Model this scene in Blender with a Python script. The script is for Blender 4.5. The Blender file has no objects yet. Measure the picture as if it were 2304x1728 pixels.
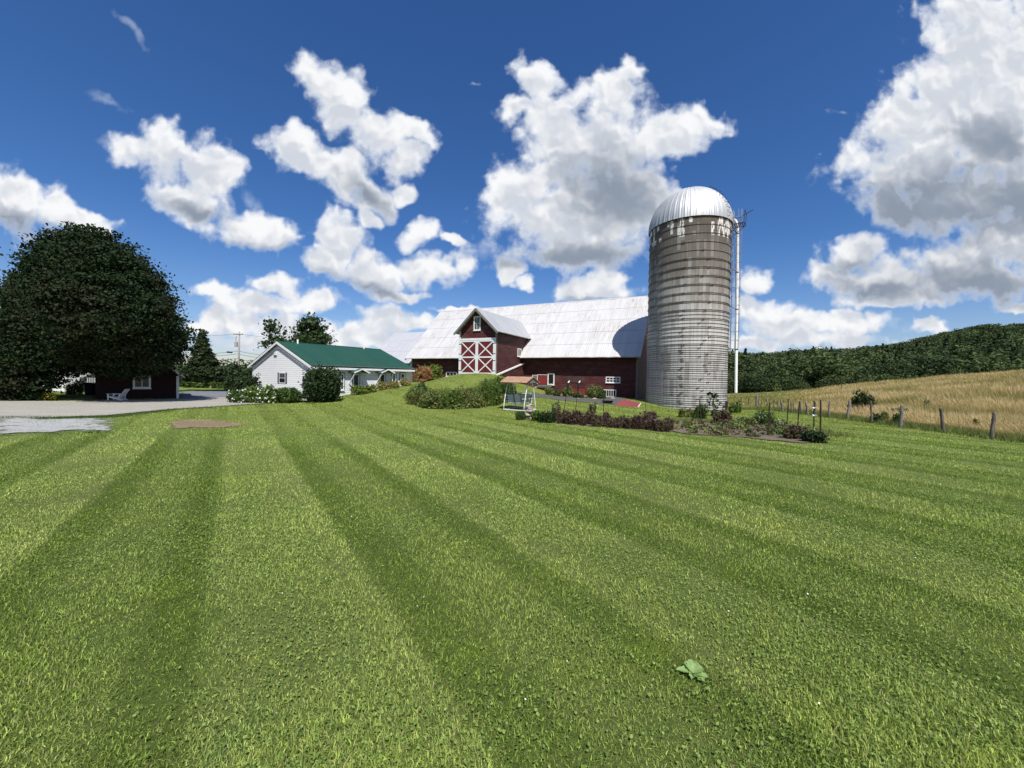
import bpy, math, random
import numpy as np
from mathutils import Vector, Matrix
R = math.radians
rng = np.random.default_rng(7)
random.seed(7)
scene = bpy.context.scene
COL = scene.collection

# ------------------------------------------------------------------ camera
CAM_H, F, CX, CY = 2.0, 868.0, 1152.0, 864.0
PITCH, ROLL = R(1.12), R(1.0)
CAM_M = (Matrix.Rotation(math.pi/2 - PITCH, 3, 'X') @ Matrix.Rotation(ROLL, 3, 'Z'))
cam_d = bpy.data.cameras.new('camera'); cam = bpy.data.objects.new('camera', cam_d); COL.objects.link(cam)
cam.matrix_world = Matrix.Translation((0, 0, CAM_H)) @ CAM_M.to_4x4()
cam_d.sensor_width = 36.0; cam_d.lens = 36.0*F/2304.0
cam_d.clip_start = 0.1; cam_d.clip_end = 6000
scene.camera = cam
scene.view_settings.view_transform = 'Standard'; scene.view_settings.look = 'None'
scene.view_settings.gamma = 1.0; scene.view_settings.exposure = 0.42
scene.cycles.max_bounces = 5; scene.cycles.diffuse_bounces = 3; scene.cycles.glossy_bounces = 2
scene.cycles.transmission_bounces = 3; scene.cycles.transparent_max_bounces = 4
scene.cycles.caustics_reflective = False; scene.cycles.caustics_refractive = False

def ray(u, v):
    return CAM_M @ Vector(((u-CX)/F, -(v-CY)/F, -1.0))
def P(u, v, Y):
    d = ray(u, v); s = Y/d.y
    return Vector((d.x*s, Y, CAM_H + d.z*s))
def proj(p):
    q = CAM_M.transposed() @ (Vector(p) - Vector((0, 0, CAM_H)))
    return (CX + F*q.x/-q.z, CY - F*q.y/-q.z)

# ------------------------------------------------------------------ sun and sky
SUN_AZ, SUN_EL = R(14), R(57)          # azimuth: degrees right of straight behind the camera
sun_vec = Vector((math.sin(SUN_AZ)*math.cos(SUN_EL), -math.cos(SUN_AZ)*math.cos(SUN_EL), math.sin(SUN_EL)))
sd = bpy.data.lights.new('sun', 'SUN'); sd.energy = 4.6; sd.angle = R(0.53); sd.color = (1.0, 0.965, 0.90)
sun = bpy.data.objects.new('sun', sd); COL.objects.link(sun)
sun.rotation_euler = (-sun_vec).to_track_quat('-Z', 'Y').to_euler(); sun.location = (20, -40, 60)

world = bpy.data.worlds.new('World'); scene.world = world; world.use_nodes = True
wt = world.node_tree; wn = wt.nodes; wl = wt.links; wn.clear()
def N(t, typ, **kw):
    n = t.nodes.new(typ)
    for k, v in kw.items():
        if k.startswith('i_'):
            key = k[2:]; key = int(key) if key.isdigit() else key
            n.inputs[key].default_value = v
        else: setattr(n, k, v)
    return n
def M(t, op, a=None, b=None, c=None, clamp=False):
    n = t.nodes.new('ShaderNodeMath'); n.operation = op; n.use_clamp = clamp
    for i, x in enumerate((a, b, c)):
        if x is None: continue
        if isinstance(x, (int, float)): n.inputs[i].default_value = x
        else: t.links.new(x, n.inputs[i])
    return n.outputs[0]
def VM(t, op, a=None, b=None, s=None):
    n = t.nodes.new('ShaderNodeVectorMath'); n.operation = op
    for i, x in enumerate((a, b)):
        if x is None: continue
        if isinstance(x, (tuple, list)): n.inputs[i].default_value = x
        else: t.links.new(x, n.inputs[i])
    if s is not None:
        if isinstance(s, (int, float)): n.inputs['Scale'].default_value = s
        else: t.links.new(s, n.inputs['Scale'])
    return n.outputs['Value'] if op in ('LENGTH', 'DOT_PRODUCT') else n.outputs['Vector']
def MR(t, val, a, b, c=0.0, d=1.0, smooth=False):
    n = t.nodes.new('ShaderNodeMapRange'); n.interpolation_type = 'SMOOTHSTEP' if smooth else 'LINEAR'; n.clamp = True
    t.links.new(val, n.inputs[0])
    for i, x in zip((1, 2, 3, 4), (a, b, c, d)): n.inputs[i].default_value = x
    return n.outputs[0]
def MIX(t, f, a, b, mode='MIX'):
    n = t.nodes.new('ShaderNodeMix'); n.data_type = 'RGBA'; n.blend_type = mode
    if isinstance(f, (int, float)): n.inputs[0].default_value = f
    else: t.links.new(f, n.inputs[0])
    for i, x in ((6, a), (7, b)):
        if isinstance(x, (tuple, list)): n.inputs[i].default_value = (*x[:3], 1)
        else: t.links.new(x, n.inputs[i])
    return n.outputs[2]

# cloud layout: position and size of every puff as seen from the farm (units of a 2212 px wide view)
K = 2304/2212.0
CLOUDS = [  # cx, cy, rx, ry, tilt
 (30,440,140,66,25),(150,470,125,40,22),(-60,400,130,80,10),
 (345,325,100,60,15),(445,370,85,80,45),(420,440,95,50,20),(540,495,115,44,15),(610,515,48,34,0),(280,310,45,32,0),
 (680,165,62,44,35),(740,220,90,64,45),(810,280,100,60,40),(895,283,70,30,30),(878,345,58,46,-20),(650,325,82,48,20),(740,375,105,50,30),(810,425,62,38,40),(872,424,34,22,0),
 (1160,165,62,40,20),(1115,232,52,30,-10),(1215,270,95,75,60),(1320,205,72,54,-30),(1362,160,34,30,0),(1290,310,160,115,0),
 (1130,405,115,56,-25),(1440,290,115,56,-15),(1537,265,48,36,0),(1250,455,190,115,0),(1240,540,150,62,5),(1365,425,105,115,10),(1108,575,28,34,0),(1130,615,20,18,0),
 (732,505,70,44,20),(792,480,30,24,0),(718,548,64,54,10),(810,588,92,50,20),(930,588,100,32,-8),(905,510,52,26,-25),(975,522,34,15,25),(995,572,36,34,0),(860,640,68,18,0),
 (585,612,64,30,0),(465,628,66,22,0),(550,652,100,34,5),(680,655,64,30,0),(500,698,90,34,0),(630,706,80,36,0),(430,705,40,18,0),(560,740,120,20,0),
 (835,692,78,38,0),(765,716,85,30,0),(900,702,58,20,0),(860,738,200,18,0),(1000,672,60,10,0),(600,735,160,16,0),
 (1290,622,98,34,0),(1320,602,50,24,0),
 (1628,606,46,30,0),(1650,668,95,32,5),(1710,704,120,36,0),(1850,704,90,36,-8),(1620,740,90,20,0),(1780,737,180,18,0),(1893,690,30,26,0),
 (2110,70,125,140,0),(2055,190,125,110,-30),(1950,255,105,75,-40),(2150,260,170,200,0),(1985,350,180,95,-10),(2080,435,170,80,-10),(1925,445,65,45,30),(2230,420,110,170,0),(2240,100,110,160,0),
 (1850,545,70,46,-15),(1800,598,80,32,0),(1930,602,130,46,0),(2100,602,180,56,0),(2160,525,120,64,0),(2025,562,95,50,0),(1960,642,150,24,0),
 (2012,698,48,15,0),(2200,662,40,15,0),
]
SHADOWS = [(1330,415,90,62,10),(1240,555,140,22,0),(1960,462,120,56,8),(2090,470,130,42,-8),(2010,410,120,40,-10),(2190,440,90,60,0),(1900,620,100,15,0),(2120,612,150,38,0),(1840,575,40,14,0),
 (800,420,55,16,35),(430,460,60,12,15),(560,538,70,8,5),(60,498,150,22,18),(790,622,70,10,20),(1290,648,60,6,0),(2150,310,70,40,20)]
WISPS = [(285,68,62,13,48),(240,225,80,16,12),(1815,240,22,9,0),(1790,370,18,12,-30),(1045,550,34,20,-40),(445,418,40,16,30),(235,300,30,12,0),(545,430,30,20,60),(1025,185,9,7,0)]
tc = N(wt, 'ShaderNodeTexCoord'); D = tc.outputs['Generated']
sep = N(wt, 'ShaderNodeSeparateXYZ'); wl.new(D, sep.inputs[0])
ay = M(wt, 'MAXIMUM', M(wt, 'ABSOLUTE', sep.outputs['Y']), 0.02)
comb = N(wt, 'ShaderNodeCombineXYZ')
wl.new(M(wt, 'DIVIDE', sep.outputs['X'], ay), comb.inputs['X']); wl.new(M(wt, 'DIVIDE', sep.outputs['Z'], ay), comb.inputs['Y'])
pg0 = comb.outputs[0]      # sky map coordinates: tangent of bearing and of elevation
def noise(t, vec, scale, detail=4, rough=0.55, dist=0.0, dim='3D', out='Fac'):
    n = t.nodes.new('ShaderNodeTexNoise'); n.noise_dimensions = dim
    n.inputs['Scale'].default_value = scale; n.inputs['Detail'].default_value = detail
    n.inputs['Roughness'].default_value = rough; n.inputs['Distortion'].default_value = dist
    if vec is not None: t.links.new(vec, n.inputs['Vector'])
    return n.outputs['Fac'] if out == 'Fac' else n.outputs['Color']
warp = VM(wt, 'SUBTRACT', noise(wt, pg0, 9.0, 3, 0.6, out='Color', dim='2D'), (0.5, 0.5, 0.5))
pg = VM(wt, 'ADD', pg0, VM(wt, 'SCALE', warp, s=0.075))
def blob_field(vec, blobs, grow=1.14, soft=0.16):
    prev = None
    for cx, cy, rx, ry, rot in blobs:
        d = ray(cx*K, cy*K); x, y = d.x/d.y, d.z/d.y
        mp = N(wt, 'ShaderNodeMapping', vector_type='TEXTURE')
        mp.inputs['Location'].default_value = (x, y, 0)
        mp.inputs['Rotation'].default_value = (0, 0, R(-rot))
        mp.inputs['Scale'].default_value = (rx*K/F*grow, ry*K/F*grow, 1)
        if prev is None: wl.new(vec, mp.inputs['Vector'])
        else:      # a vanishing share of the previous value keeps the puffs evaluated one after another
            ma = N(wt, 'ShaderNodeVectorMath', operation='MULTIPLY_ADD'); wl.new(prev, ma.inputs[0]); ma.inputs[1].default_value = (1e-7, 1e-7, 0)
            wl.new(vec, ma.inputs[2]); wl.new(ma.outputs[0], mp.inputs['Vector'])
        ln = VM(wt, 'LENGTH', mp.outputs[0])
        prev = ln if prev is None else M(wt, 'SMOOTH_MIN', prev, ln, soft)
    return M(wt, 'SUBTRACT', 1.0, prev)
Fa = blob_field(pg, CLOUDS)
Fb = blob_field(VM(wt, 'ADD', pg, (0.008, 0.045, 0.0)), CLOUDS)
Fs = blob_field(pg, SHADOWS, 1.75, 0.4)
Fw = blob_field(pg, WISPS)
nz = noise(wt, pg0, 10.0, 6, 0.58, dim='2D'); nzm = M(wt, 'SUBTRACT', nz, 0.5)
sm = noise(wt, pg, 13.0, 2, 0.45, dim='2D'); sm2 = noise(wt, VM(wt, 'ADD', pg, (0.010, 0.022, 0.0)), 13.0, 2, 0.45, dim='2D')
def billow(v):
    vo = N(wt, 'ShaderNodeTexVoronoi', voronoi_dimensions='2D', feature='SMOOTH_F1'); vo.inputs['Scale'].default_value = 20.0
    vo.inputs['Smoothness'].default_value = 1.0; vo.inputs['Detail'].default_value = 1.0; vo.inputs['Roughness'].default_value = 0.5; wl.new(v, vo.inputs['Vector'])
    return M(wt, 'SUBTRACT', 0.42, vo.outputs['Distance'])
bil = billow(pg); bil2 = billow(VM(wt, 'ADD', pg, (0.006, 0.014, 0.0)))
dens = M(wt, 'ADD', M(wt, 'ADD', Fa, M(wt, 'MULTIPLY', nzm, 1.15)), M(wt, 'MULTIPLY', bil, 0.35))
alpha = MR(wt, dens, -0.06, 0.42, smooth=True)
wd = M(wt, 'ADD', M(wt, 'MULTIPLY', Fw, 0.8), M(wt, 'MULTIPLY', nzm, 1.6))
alpha_w = M(wt, 'MULTIPLY', MR(wt, wd, 0.1, 0.9, smooth=True), 0.34)
alpha = M(wt, 'MAXIMUM', alpha, alpha_w)
alpha = M(wt, 'MULTIPLY', alpha, MR(wt, sep.outputs['Z'], -0.01, 0.01))
# sunlit rims above, soft grey bodies, dark undersides where the cloud is deepest
relief = M(wt, 'ADD', M(wt, 'MULTIPLY', M(wt, 'SUBTRACT', sm2, sm), 1.3), M(wt, 'MULTIPLY', M(wt, 'SUBTRACT', bil2, bil), 0.55))
s1 = MR(wt, M(wt, 'ADD', M(wt, 'ADD', M(wt, 'MULTIPLY', Fb, 0.70), relief), M(wt, 'MULTIPLY', nzm, -0.35)), -0.20, 0.72, smooth=True)
s2 = MR(wt, M(wt, 'ADD', M(wt, 'ADD', Fs, M(wt, 'MULTIPLY', nzm, 0.35)), M(wt, 'MULTIPLY', relief, 0.3)), -0.30, 0.95, smooth=True)
ccol = MIX(wt, s1, (8.8, 8.85, 8.95), (5.9, 6.25, 6.9))
ccol = MIX(wt, s2, ccol, (2.5, 2.95, 3.7))
thin = MR(wt, dens, 0.0, 0.5); ccol = MIX(wt, thin, (6.0, 6.8, 8.2), ccol)
sky = N(wt, 'ShaderNodeTexSky', sky_type='NISHITA', sun_disc=False, sun_elevation=SUN_EL,
        altitude=200.0, air_density=1.0, dust_density=0.4, ozone_density=2.0)
sky.sun_rotation = math.pi - SUN_AZ
hs = N(wt, 'ShaderNodeHueSaturation'); hs.inputs['Saturation'].default_value = 1.20; hs.inputs['Value'].default_value = 1.0
wl.new(sky.outputs[0], hs.inputs['Color'])
skyc = MIX(wt, 1.0, hs.outputs[0], MIX(wt, MR(wt, sep.outputs['Z'], 0.0, 0.30), (0.92, 0.88, 1.04), (0.64, 0.82, 1.08)), 'MULTIPLY')
final = MIX(wt, alpha, skyc, ccol)
bg = N(wt, 'ShaderNodeBackground'); bg.inputs['Strength'].default_value = 0.081
wo = N(wt, 'ShaderNodeOutputWorld'); wl.new(final, bg.inputs['Color']); wl.new(bg.outputs[0], wo.inputs[0])
world.cycles.sampling_method = 'MANUAL'; world.cycles.sample_map_resolution = 256

# ------------------------------------------------------------------ object helpers
def props(o, label=None, cat=None, group=None, kind=None):
    if label: o['label'] = label
    if cat: o['category'] = cat
    if group: o['group'] = group
    if kind: o['kind'] = kind
    return o
def thing(name, label, cat, loc=(0, 0, 0), rz=0.0, group=None):
    o = bpy.data.objects.new(name, None); COL.objects.link(o); o.empty_display_size = 0.3
    o.location = loc; o.rotation_euler = (0, 0, rz)
    return props(o, label, cat, group)
def meshobj(name, verts, faces, mat=None, parent=None, loc=(0, 0, 0), smooth=False, attr=None, uv=None):
    """faces: (n,k) integer array or a list of tuples"""
    me = bpy.data.meshes.new(name)
    verts = np.asarray(verts, dtype=np.float32).reshape(-1, 3)
    if isinstance(faces, np.ndarray):
        n, k = faces.shape
        me.vertices.add(len(verts)); me.vertices.foreach_set('co', verts.ravel())
        me.loops.add(n*k); me.loops.foreach_set('vertex_index', faces.astype(np.int32).ravel())
        me.polygons.add(n); me.polygons.foreach_set('loop_start', np.arange(0, n*k, k, dtype=np.int32))
        me.update(calc_edges=True)
    else:
        me.from_pydata([tuple(map(float, v)) for v in verts], [], faces); me.update()
    if attr is not None:
        a = me.attributes.new('tint', 'FLOAT', 'POINT'); a.data.foreach_set('value', np.asarray(attr, dtype=np.float32))
    if uv is not None:
        l = me.uv_layers.new(name='UVMap')
        vi = np.zeros(len(me.loops), dtype=np.int32); me.loops.foreach_get('vertex_index', vi)
        l.data.foreach_set('uv', np.asarray(uv, dtype=np.float32)[vi].ravel())
    if smooth:
        me.polygons.foreach_set('use_smooth', np.ones(len(me.polygons), dtype=bool))
    if mat: me.materials.append(mat)
    o = bpy.data.objects.new(name, me); COL.objects.link(o)
    if parent: o.parent = parent
    o.location = loc
    return o
class MB:
    def __init__(s): s.v = []; s.f = []
    def add(s, vs, fs):
        b = len(s.v); s.v += [tuple(x) for x in vs]; s.f += [tuple(i+b for i in f) for f in fs]; return s
    def box(s, x0, x1, y0, y1, z0, z1, mtx=None):
        vs = [Vector((x, y, z)) for z in (z0, z1) for x, y in ((x0, y0), (x1, y0), (x1, y1), (x0, y1))]
        if mtx is not None: vs = [mtx @ v for v in vs]
        return s.add(vs, [(3, 2, 1, 0), (4, 5, 6, 7), (0, 1, 5, 4), (1, 2, 6, 5), (2, 3, 7, 6), (3, 0, 4, 7)])
    def bar(s, a, b, w, h, up=(0, 0, 1)):
        a, b = Vector(a), Vector(b); d = (b-a); L = d.length; d.normalize()
        upv = Vector(up); side = d.cross(upv)
        if side.length < 1e-4: side = d.cross(Vector((1, 0, 0)))
        side.normalize(); up2 = side.cross(d).normalized()
        vs = []
        for e in (a, b):
            for i, j in ((-1, -1), (1, -1), (1, 1), (-1, 1)): vs.append(e + side*(w/2*i) + up2*(h/2*j))
        return s.add(vs, [(0, 1, 2, 3), (7, 6, 5, 4), (0, 4, 5, 1), (1, 5, 6, 2), (2, 6, 7, 3), (3, 7, 4, 0)])
    def tube(s, pts, radii, n=8, cap=True):
        pts = [Vector(p) for p in pts]
        if isinstance(radii, (int, float)): radii = [radii]*len(pts)
        rings = []; b = len(s.v); prev = None
        for i, p in enumerate(pts):
            d = (pts[min(i+1, len(pts)-1)] - pts[max(i-1, 0)]).normalized()
            if prev is None:
                a = d.cross(Vector((0, 0, 1)) if abs(d.z) < 0.9 else Vector((1, 0, 0))).normalized()
            else: a = (prev - d*prev.dot(d)).normalized()
            prev = a; c = d.cross(a)
            for k in range(n):
                t = 2*math.pi*k/n; s.v.append(tuple(p + (a*math.cos(t) + c*math.sin(t))*radii[i]))
        for i in range(len(pts)-1):
            for k in range(n):
                k2 = (k+1) % n; s.f.append((b+i*n+k, b+i*n+k2, b+(i+1)*n+k2, b+(i+1)*n+k))
        if cap:
            s.f.append(tuple(b+k for k in range(n))[::-1]); s.f.append(tuple(b+(len(pts)-1)*n+k for k in range(n)))
        return s
    def prism(s, poly, y0, y1):
        """poly: (x,z) outline, extruded along y"""
        n = len(poly); vs = [(x, y0, z) for x, z in poly] + [(x, y1, z) for x, z in poly]
        fs = [tuple(range(n)), tuple(range(2*n-1, n-1, -1))]
        fs += [(i, i+n, (i+1) % n + n, (i+1) % n) for i in range(n)]
        return s.add(vs, fs)
    def obj(s, name, mat, parent=None, smooth=False, loc=(0, 0, 0), bevel=0.0):
        o = meshobj(name, s.v, s.f, mat, parent, loc, smooth)
        if bevel:
            m = o.modifiers.new('bevel', 'BEVEL'); m.width = bevel; m.segments = 1; m.limit_method = 'ANGLE'
        return o

# ------------------------------------------------------------------ materials
def new_mat(name):
    m = bpy.data.materials.new(name); m.use_nodes = True; t = m.node_tree
    b = t.nodes['Principled BSDF']; return m, t, b
def pos(t): return t.nodes.new('ShaderNodeNewGeometry').outputs['Position']
def objc(t): return t.nodes.new('ShaderNodeTexCoord').outputs['Object']
def bump(t, b, h, strength=0.3, dist=0.02):
    n = t.nodes.new('ShaderNodeBump'); n.inputs['Strength'].default_value = strength; n.inputs['Distance'].default_value = dist
    t.links.new(h, n.inputs['Height']); t.links.new(n.outputs[0], b.inputs['Normal'])
def vary(name, c1, c2, scale=3.0, rough=0.8, lo=0.35, hi=0.65, bmp=0.0, bscale=40, metallic=0.0, stretch=None, spec=0.3):
    m, t, b = new_mat(name); p = objc(t)
    if stretch: p = VM(t, 'MULTIPLY', p, stretch)
    f = MR(t, noise(t, p, scale, 6, 0.65), lo, hi)
    t.links.new(MIX(t, f, c1, c2), b.inputs['Base Color'])
    b.inputs['Roughness'].default_value = rough; b.inputs['Metallic'].default_value = metallic
    b.inputs['Specular IOR Level'].default_value = spec
    if bmp: bump(t, b, noise(t, p, bscale, 3), bmp, 0.01)
    return m
def leafmat(name, c1, c2, trans=0.25, rough=0.55, patch=None, pscale=0.6):
    m, t, b = new_mat(name)
    at = t.nodes.new('ShaderNodeAttribute'); at.attribute_name = 'tint'
    col = MIX(t, at.outputs['Fac'], c1, c2)
    if patch: col = MIX(t, MR(t, noise(t, pos(t), pscale, 3), 0.48, 0.62), col, patch)
    t.links.new(col, b.inputs['Base Color']); b.inputs['Roughness'].default_value = rough
    b.inputs['Specular IOR Level'].default_value = 0.25
    tr = t.nodes.new('ShaderNodeBsdfTranslucent'); t.links.new(MIX(t, 1.0, col, (1.25, 1.35, 0.6), 'MULTIPLY'), tr.inputs[0])
    mx = t.nodes.new('ShaderNodeMixShader'); mx.inputs[0].default_value = trans
    t.links.new(b.outputs[0], mx.inputs[1]); t.links.new(tr.outputs[0], mx.inputs[2])
    t.links.new(mx.outputs[0], t.nodes['Material Output'].inputs[0])
    return m
def clap_mat(name, c1, c2, wear, pitch, wearamt=0.55, rough=0.7, dirt=0.0, bstr=0.9):
    """horizontal clapboards with weathered paint; every board lips out at its foot"""
    m, t, b = new_mat(name); p = objc(t)
    s = t.nodes.new('ShaderNodeSeparateXYZ'); t.links.new(p, s.inputs[0])
    z = M(t, 'DIVIDE', s.outputs['Z'], pitch); fr = M(t, 'FRACT', z); idx = M(t, 'FLOOR', z)
    cb = t.nodes.new('ShaderNodeCombineXYZ')
    t.links.new(M(t, 'MULTIPLY', s.outputs['X'], 0.35), cb.inputs['X']); t.links.new(M(t, 'MULTIPLY', s.outputs['Y'], 0.35), cb.inputs['Y'])
    t.links.new(M(t, 'MULTIPLY', idx, 3.7), cb.inputs['Z'])
    per = noise(t, cb.outputs[0], 1.3, 3, 0.6)
    col = MIX(t, MR(t, per, 0.3, 0.7), c1, c2)
    streak = noise(t, VM(t, 'MULTIPLY', p, (1.2, 1.2, 9.0)), 2.2, 7, 0.7)
    col = MIX(t, MR(t, streak, wearamt, wearamt+0.10), col, wear)
    if dirt: col = MIX(t, MR(t, noise(t, VM(t, 'MULTIPLY', p, (0.5, 0.5, 1.6)), 1.5, 4), 0.5, 0.75, 0, dirt), col, (0.12, 0.10, 0.08))
    lip = MR(t, fr, 0.0, 0.10)   # gap under each board
    col = MIX(t, lip, MIX(t, 0.72, col, (0.01, 0.01, 0.01)), col)
    t.links.new(col, b.inputs['Base Color']); b.inputs['Roughness'].default_value = rough
    b.inputs['Specular IOR Level'].default_value = 0.25
    bump(t, b, M(t, 'SUBTRACT', lip, M(t, 'MULTIPLY', fr, 0.6)), bstr, 0.03)
    return m
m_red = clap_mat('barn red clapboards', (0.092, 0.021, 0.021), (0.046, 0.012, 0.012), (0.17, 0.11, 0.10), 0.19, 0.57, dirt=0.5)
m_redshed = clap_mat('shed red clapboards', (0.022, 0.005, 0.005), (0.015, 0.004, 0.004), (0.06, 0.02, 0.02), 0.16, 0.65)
m_redpanel = vary('red painted panel', (0.24, 0.035, 0.035), (0.17, 0.025, 0.028), 2.5, 0.55, bmp=0.2)
m_door = vary('red door boards', (0.15, 0.022, 0.022), (0.10, 0.015, 0.015), 3.0, 0.6, bmp=0.2, stretch=(6, 6, 0.6))
m_white = vary('white painted trim', (0.74, 0.74, 0.74), (0.60, 0.61, 0.61), 4.0, 0.5, lo=0.5, hi=0.8, bmp=0.1)
m_oldwhite = vary('weathered white paint', (0.72, 0.71, 0.69), (0.25, 0.22, 0.19), 9.0, 0.7, lo=0.55, hi=0.68, bmp=0.2)
m_siding = clap_mat('white clapboards', (0.72, 0.72, 0.72), (0.66, 0.67, 0.68), (0.66, 0.67, 0.68), 0.155, 0.68, 0.6)
m_glass, _t, _b = new_mat('window glass'); _b.inputs['Base Color'].default_value = (0.02, 0.024, 0.03, 1); _b.inputs['Roughness'].default_value = 0.08
_b.inputs['Specular IOR Level'].default_value = 0.6
m_dark = vary('dark opening', (0.006, 0.006, 0.006), (0.012, 0.01, 0.009), 3, 0.9)
m_shutter = vary('dark grey shutter', (0.06, 0.07, 0.085), (0.045, 0.052, 0.06), 5, 0.5)
m_greywood = vary('grey weathered wood', (0.22, 0.21, 0.20), (0.11, 0.10, 0.095), 6.0, 0.85, bmp=0.3, stretch=(4, 4, 0.5))
m_post = vary('fence post wood', (0.20, 0.165, 0.13), (0.07, 0.052, 0.04), 5.0, 0.9, bmp=0.5, bscale=25, stretch=(4, 4, 0.6))
m_palepost = vary('pale fence post wood', (0.25, 0.225, 0.195), (0.11, 0.095, 0.08), 5.0, 0.9, bmp=0.5, bscale=25, stretch=(4, 4, 0.6))
m_steel = vary('dark steel rod', (0.035, 0.028, 0.026), (0.06, 0.03, 0.022), 8, 0.6, metallic=0.3)
m_galv = vary('galvanised steel', (0.42, 0.43, 0.45), (0.30, 0.31, 0.33), 6, 0.45, metallic=0.6)
m_bark = vary('tree bark', (0.085, 0.066, 0.05), (0.04, 0.032, 0.026), 8, 0.95, bmp=0.8, bscale=14, stretch=(3, 3, 0.7))
m_pipe = vary('white plastic pipe', (0.88, 0.88, 0.88), (0.80, 0.81, 0.82), 2, 0.35)
m_shingle = vary('tan shingles', (0.42, 0.25, 0.165), (0.26, 0.14, 0.09), 6, 0.85, bmp=0.4, bscale=20)
m_stone = vary('field stones', (0.42, 0.37, 0.32), (0.20, 0.17, 0.15), 6, 0.85, bmp=0.6, bscale=18)
m_bench = vary('grey blue painted slats', (0.30, 0.36, 0.40), (0.22, 0.27, 0.31), 6, 0.6)
m_red2 = vary('faded red board', (0.27, 0.065, 0.062), (0.20, 0.045, 0.045), 3.0, 0.6)
m_rubber = vary('black rubber', (0.012, 0.012, 0.013), (0.025, 0.025, 0.025), 5, 0.6)
m_wire = vary('overhead cable', (0.03, 0.03, 0.032), (0.05, 0.05, 0.05), 5, 0.6)
m_polewood = vary('utility pole wood', (0.36, 0.33, 0.30), (0.24, 0.21, 0.19), 5, 0.85, stretch=(5, 5, 0.4))
m_transf = vary('transformer grey', (0.38, 0.40, 0.42), (0.28, 0.30, 0.32), 5, 0.4)

def metal_roof(name, c1, c2, rust, seam=0.61, lap=2.1, rustlo=0.60, ribs=True, rough=0.42, sheet=0.14):
    """sheet roof; object x runs along the eave, z with the slope"""
    m, t, b = new_mat(name); p = objc(t)
    s = t.nodes.new('ShaderNodeSeparateXYZ'); t.links.new(p, s.inputs[0])
    x, z = s.outputs['X'], s.outputs['Z']
    col = MIX(t, MR(t, noise(t, VM(t, 'MULTIPLY', p, (1.6, 0.25, 0.25)), 1.2, 5, 0.6), 0.3, 0.7), c1, c2)
    # per-sheet tone
    cb = t.nodes.new('ShaderNodeCombineXYZ'); t.links.new(M(t, 'FLOOR', M(t, 'DIVIDE', x, seam)), cb.inputs['X'])
    t.links.new(M(t, 'FLOOR', M(t, 'DIVIDE', z, lap)), cb.inputs['Y'])
    wnz = t.nodes.new('ShaderNodeTexWhiteNoise'); wnz.noise_dimensions = '2D'; t.links.new(cb.outputs[0], wnz.inputs['Vector'])
    col = MIX(t, MR(t, wnz.outputs['Value'], 0, 1, 0, sheet), col, (0.52, 0.50, 0.48))
    st = noise(t, VM(t, 'MULTIPLY', p, (5.0, 0.5, 0.5)), 1.5, 6, 0.7); big = noise(t, p, 0.25, 4, 0.6)
    r = M(t, 'MULTIPLY', MR(t, st, rustlo-0.04, rustlo+0.16), MR(t, big, 0.42, 0.62))
    col = MIX(t, M(t, 'MULTIPLY', r, 0.7), col, rust)
    fz = M(t, 'FRACT', M(t, 'DIVIDE', z, lap)); fx = M(t, 'FRACT', M(t, 'DIVIDE', x, seam))
    lapline = MR(t, fz, 0.03/lap, 0.09/lap, 1.0, 0.0); seamline = MR(t, M(t, 'ABSOLUTE', M(t, 'SUBTRACT', fx, 0.5)), 0.46, 0.5)
    col = MIX(t, M(t, 'MULTIPLY', lapline, 0.75), col, (0.20, 0.18, 0.17))
    col = MIX(t, M(t, 'MULTIPLY', seamline, 0.30), col, (0.25, 0.23, 0.22) if sheet > 0.05 else (0.003, 0.03, 0.018))
    t.links.new(col, b.inputs['Base Color']); b.inputs['Roughness'].default_value = rough; b.inputs['Metallic'].default_value = 0.0
    b.inputs['Specular IOR Level'].default_value = 0.35
    if ribs:
        w = M(t, 'SINE', M(t, 'MULTIPLY', x, 2*math.pi/0.2))
        bump(t, b, M(t, 'ADD', M(t, 'MULTIPLY', w, 0.5), M(t, 'MULTIPLY', noise(t, p, 1.1, 3), 1.0)), 0.35, 0.03)
    return m
m_roof = metal_roof('white metal roof', (0.57, 0.565, 0.56), (0.46, 0.455, 0.45), (0.25, 0.15, 0.11), rustlo=0.51)
m_roof2 = metal_roof('galvanised dormer roof', (0.40, 0.41, 0.43), (0.30, 0.31, 0.33), (0.22, 0.17, 0.14), 0.20, 30.0, 0.72, rough=0.35)
m_roof3 = metal_roof('grey barn roof', (0.46, 0.46, 0.49), (0.37, 0.37, 0.40), (0.28, 0.20, 0.17), 0.5, 3.4, 0.68)
m_greenroof = metal_roof('green metal roof', (0.006, 0.062, 0.038), (0.005, 0.052, 0.032), (0.005, 0.048, 0.03), 0.40, 40.0, 0.9, rough=0.55, sheet=0.01)
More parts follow.
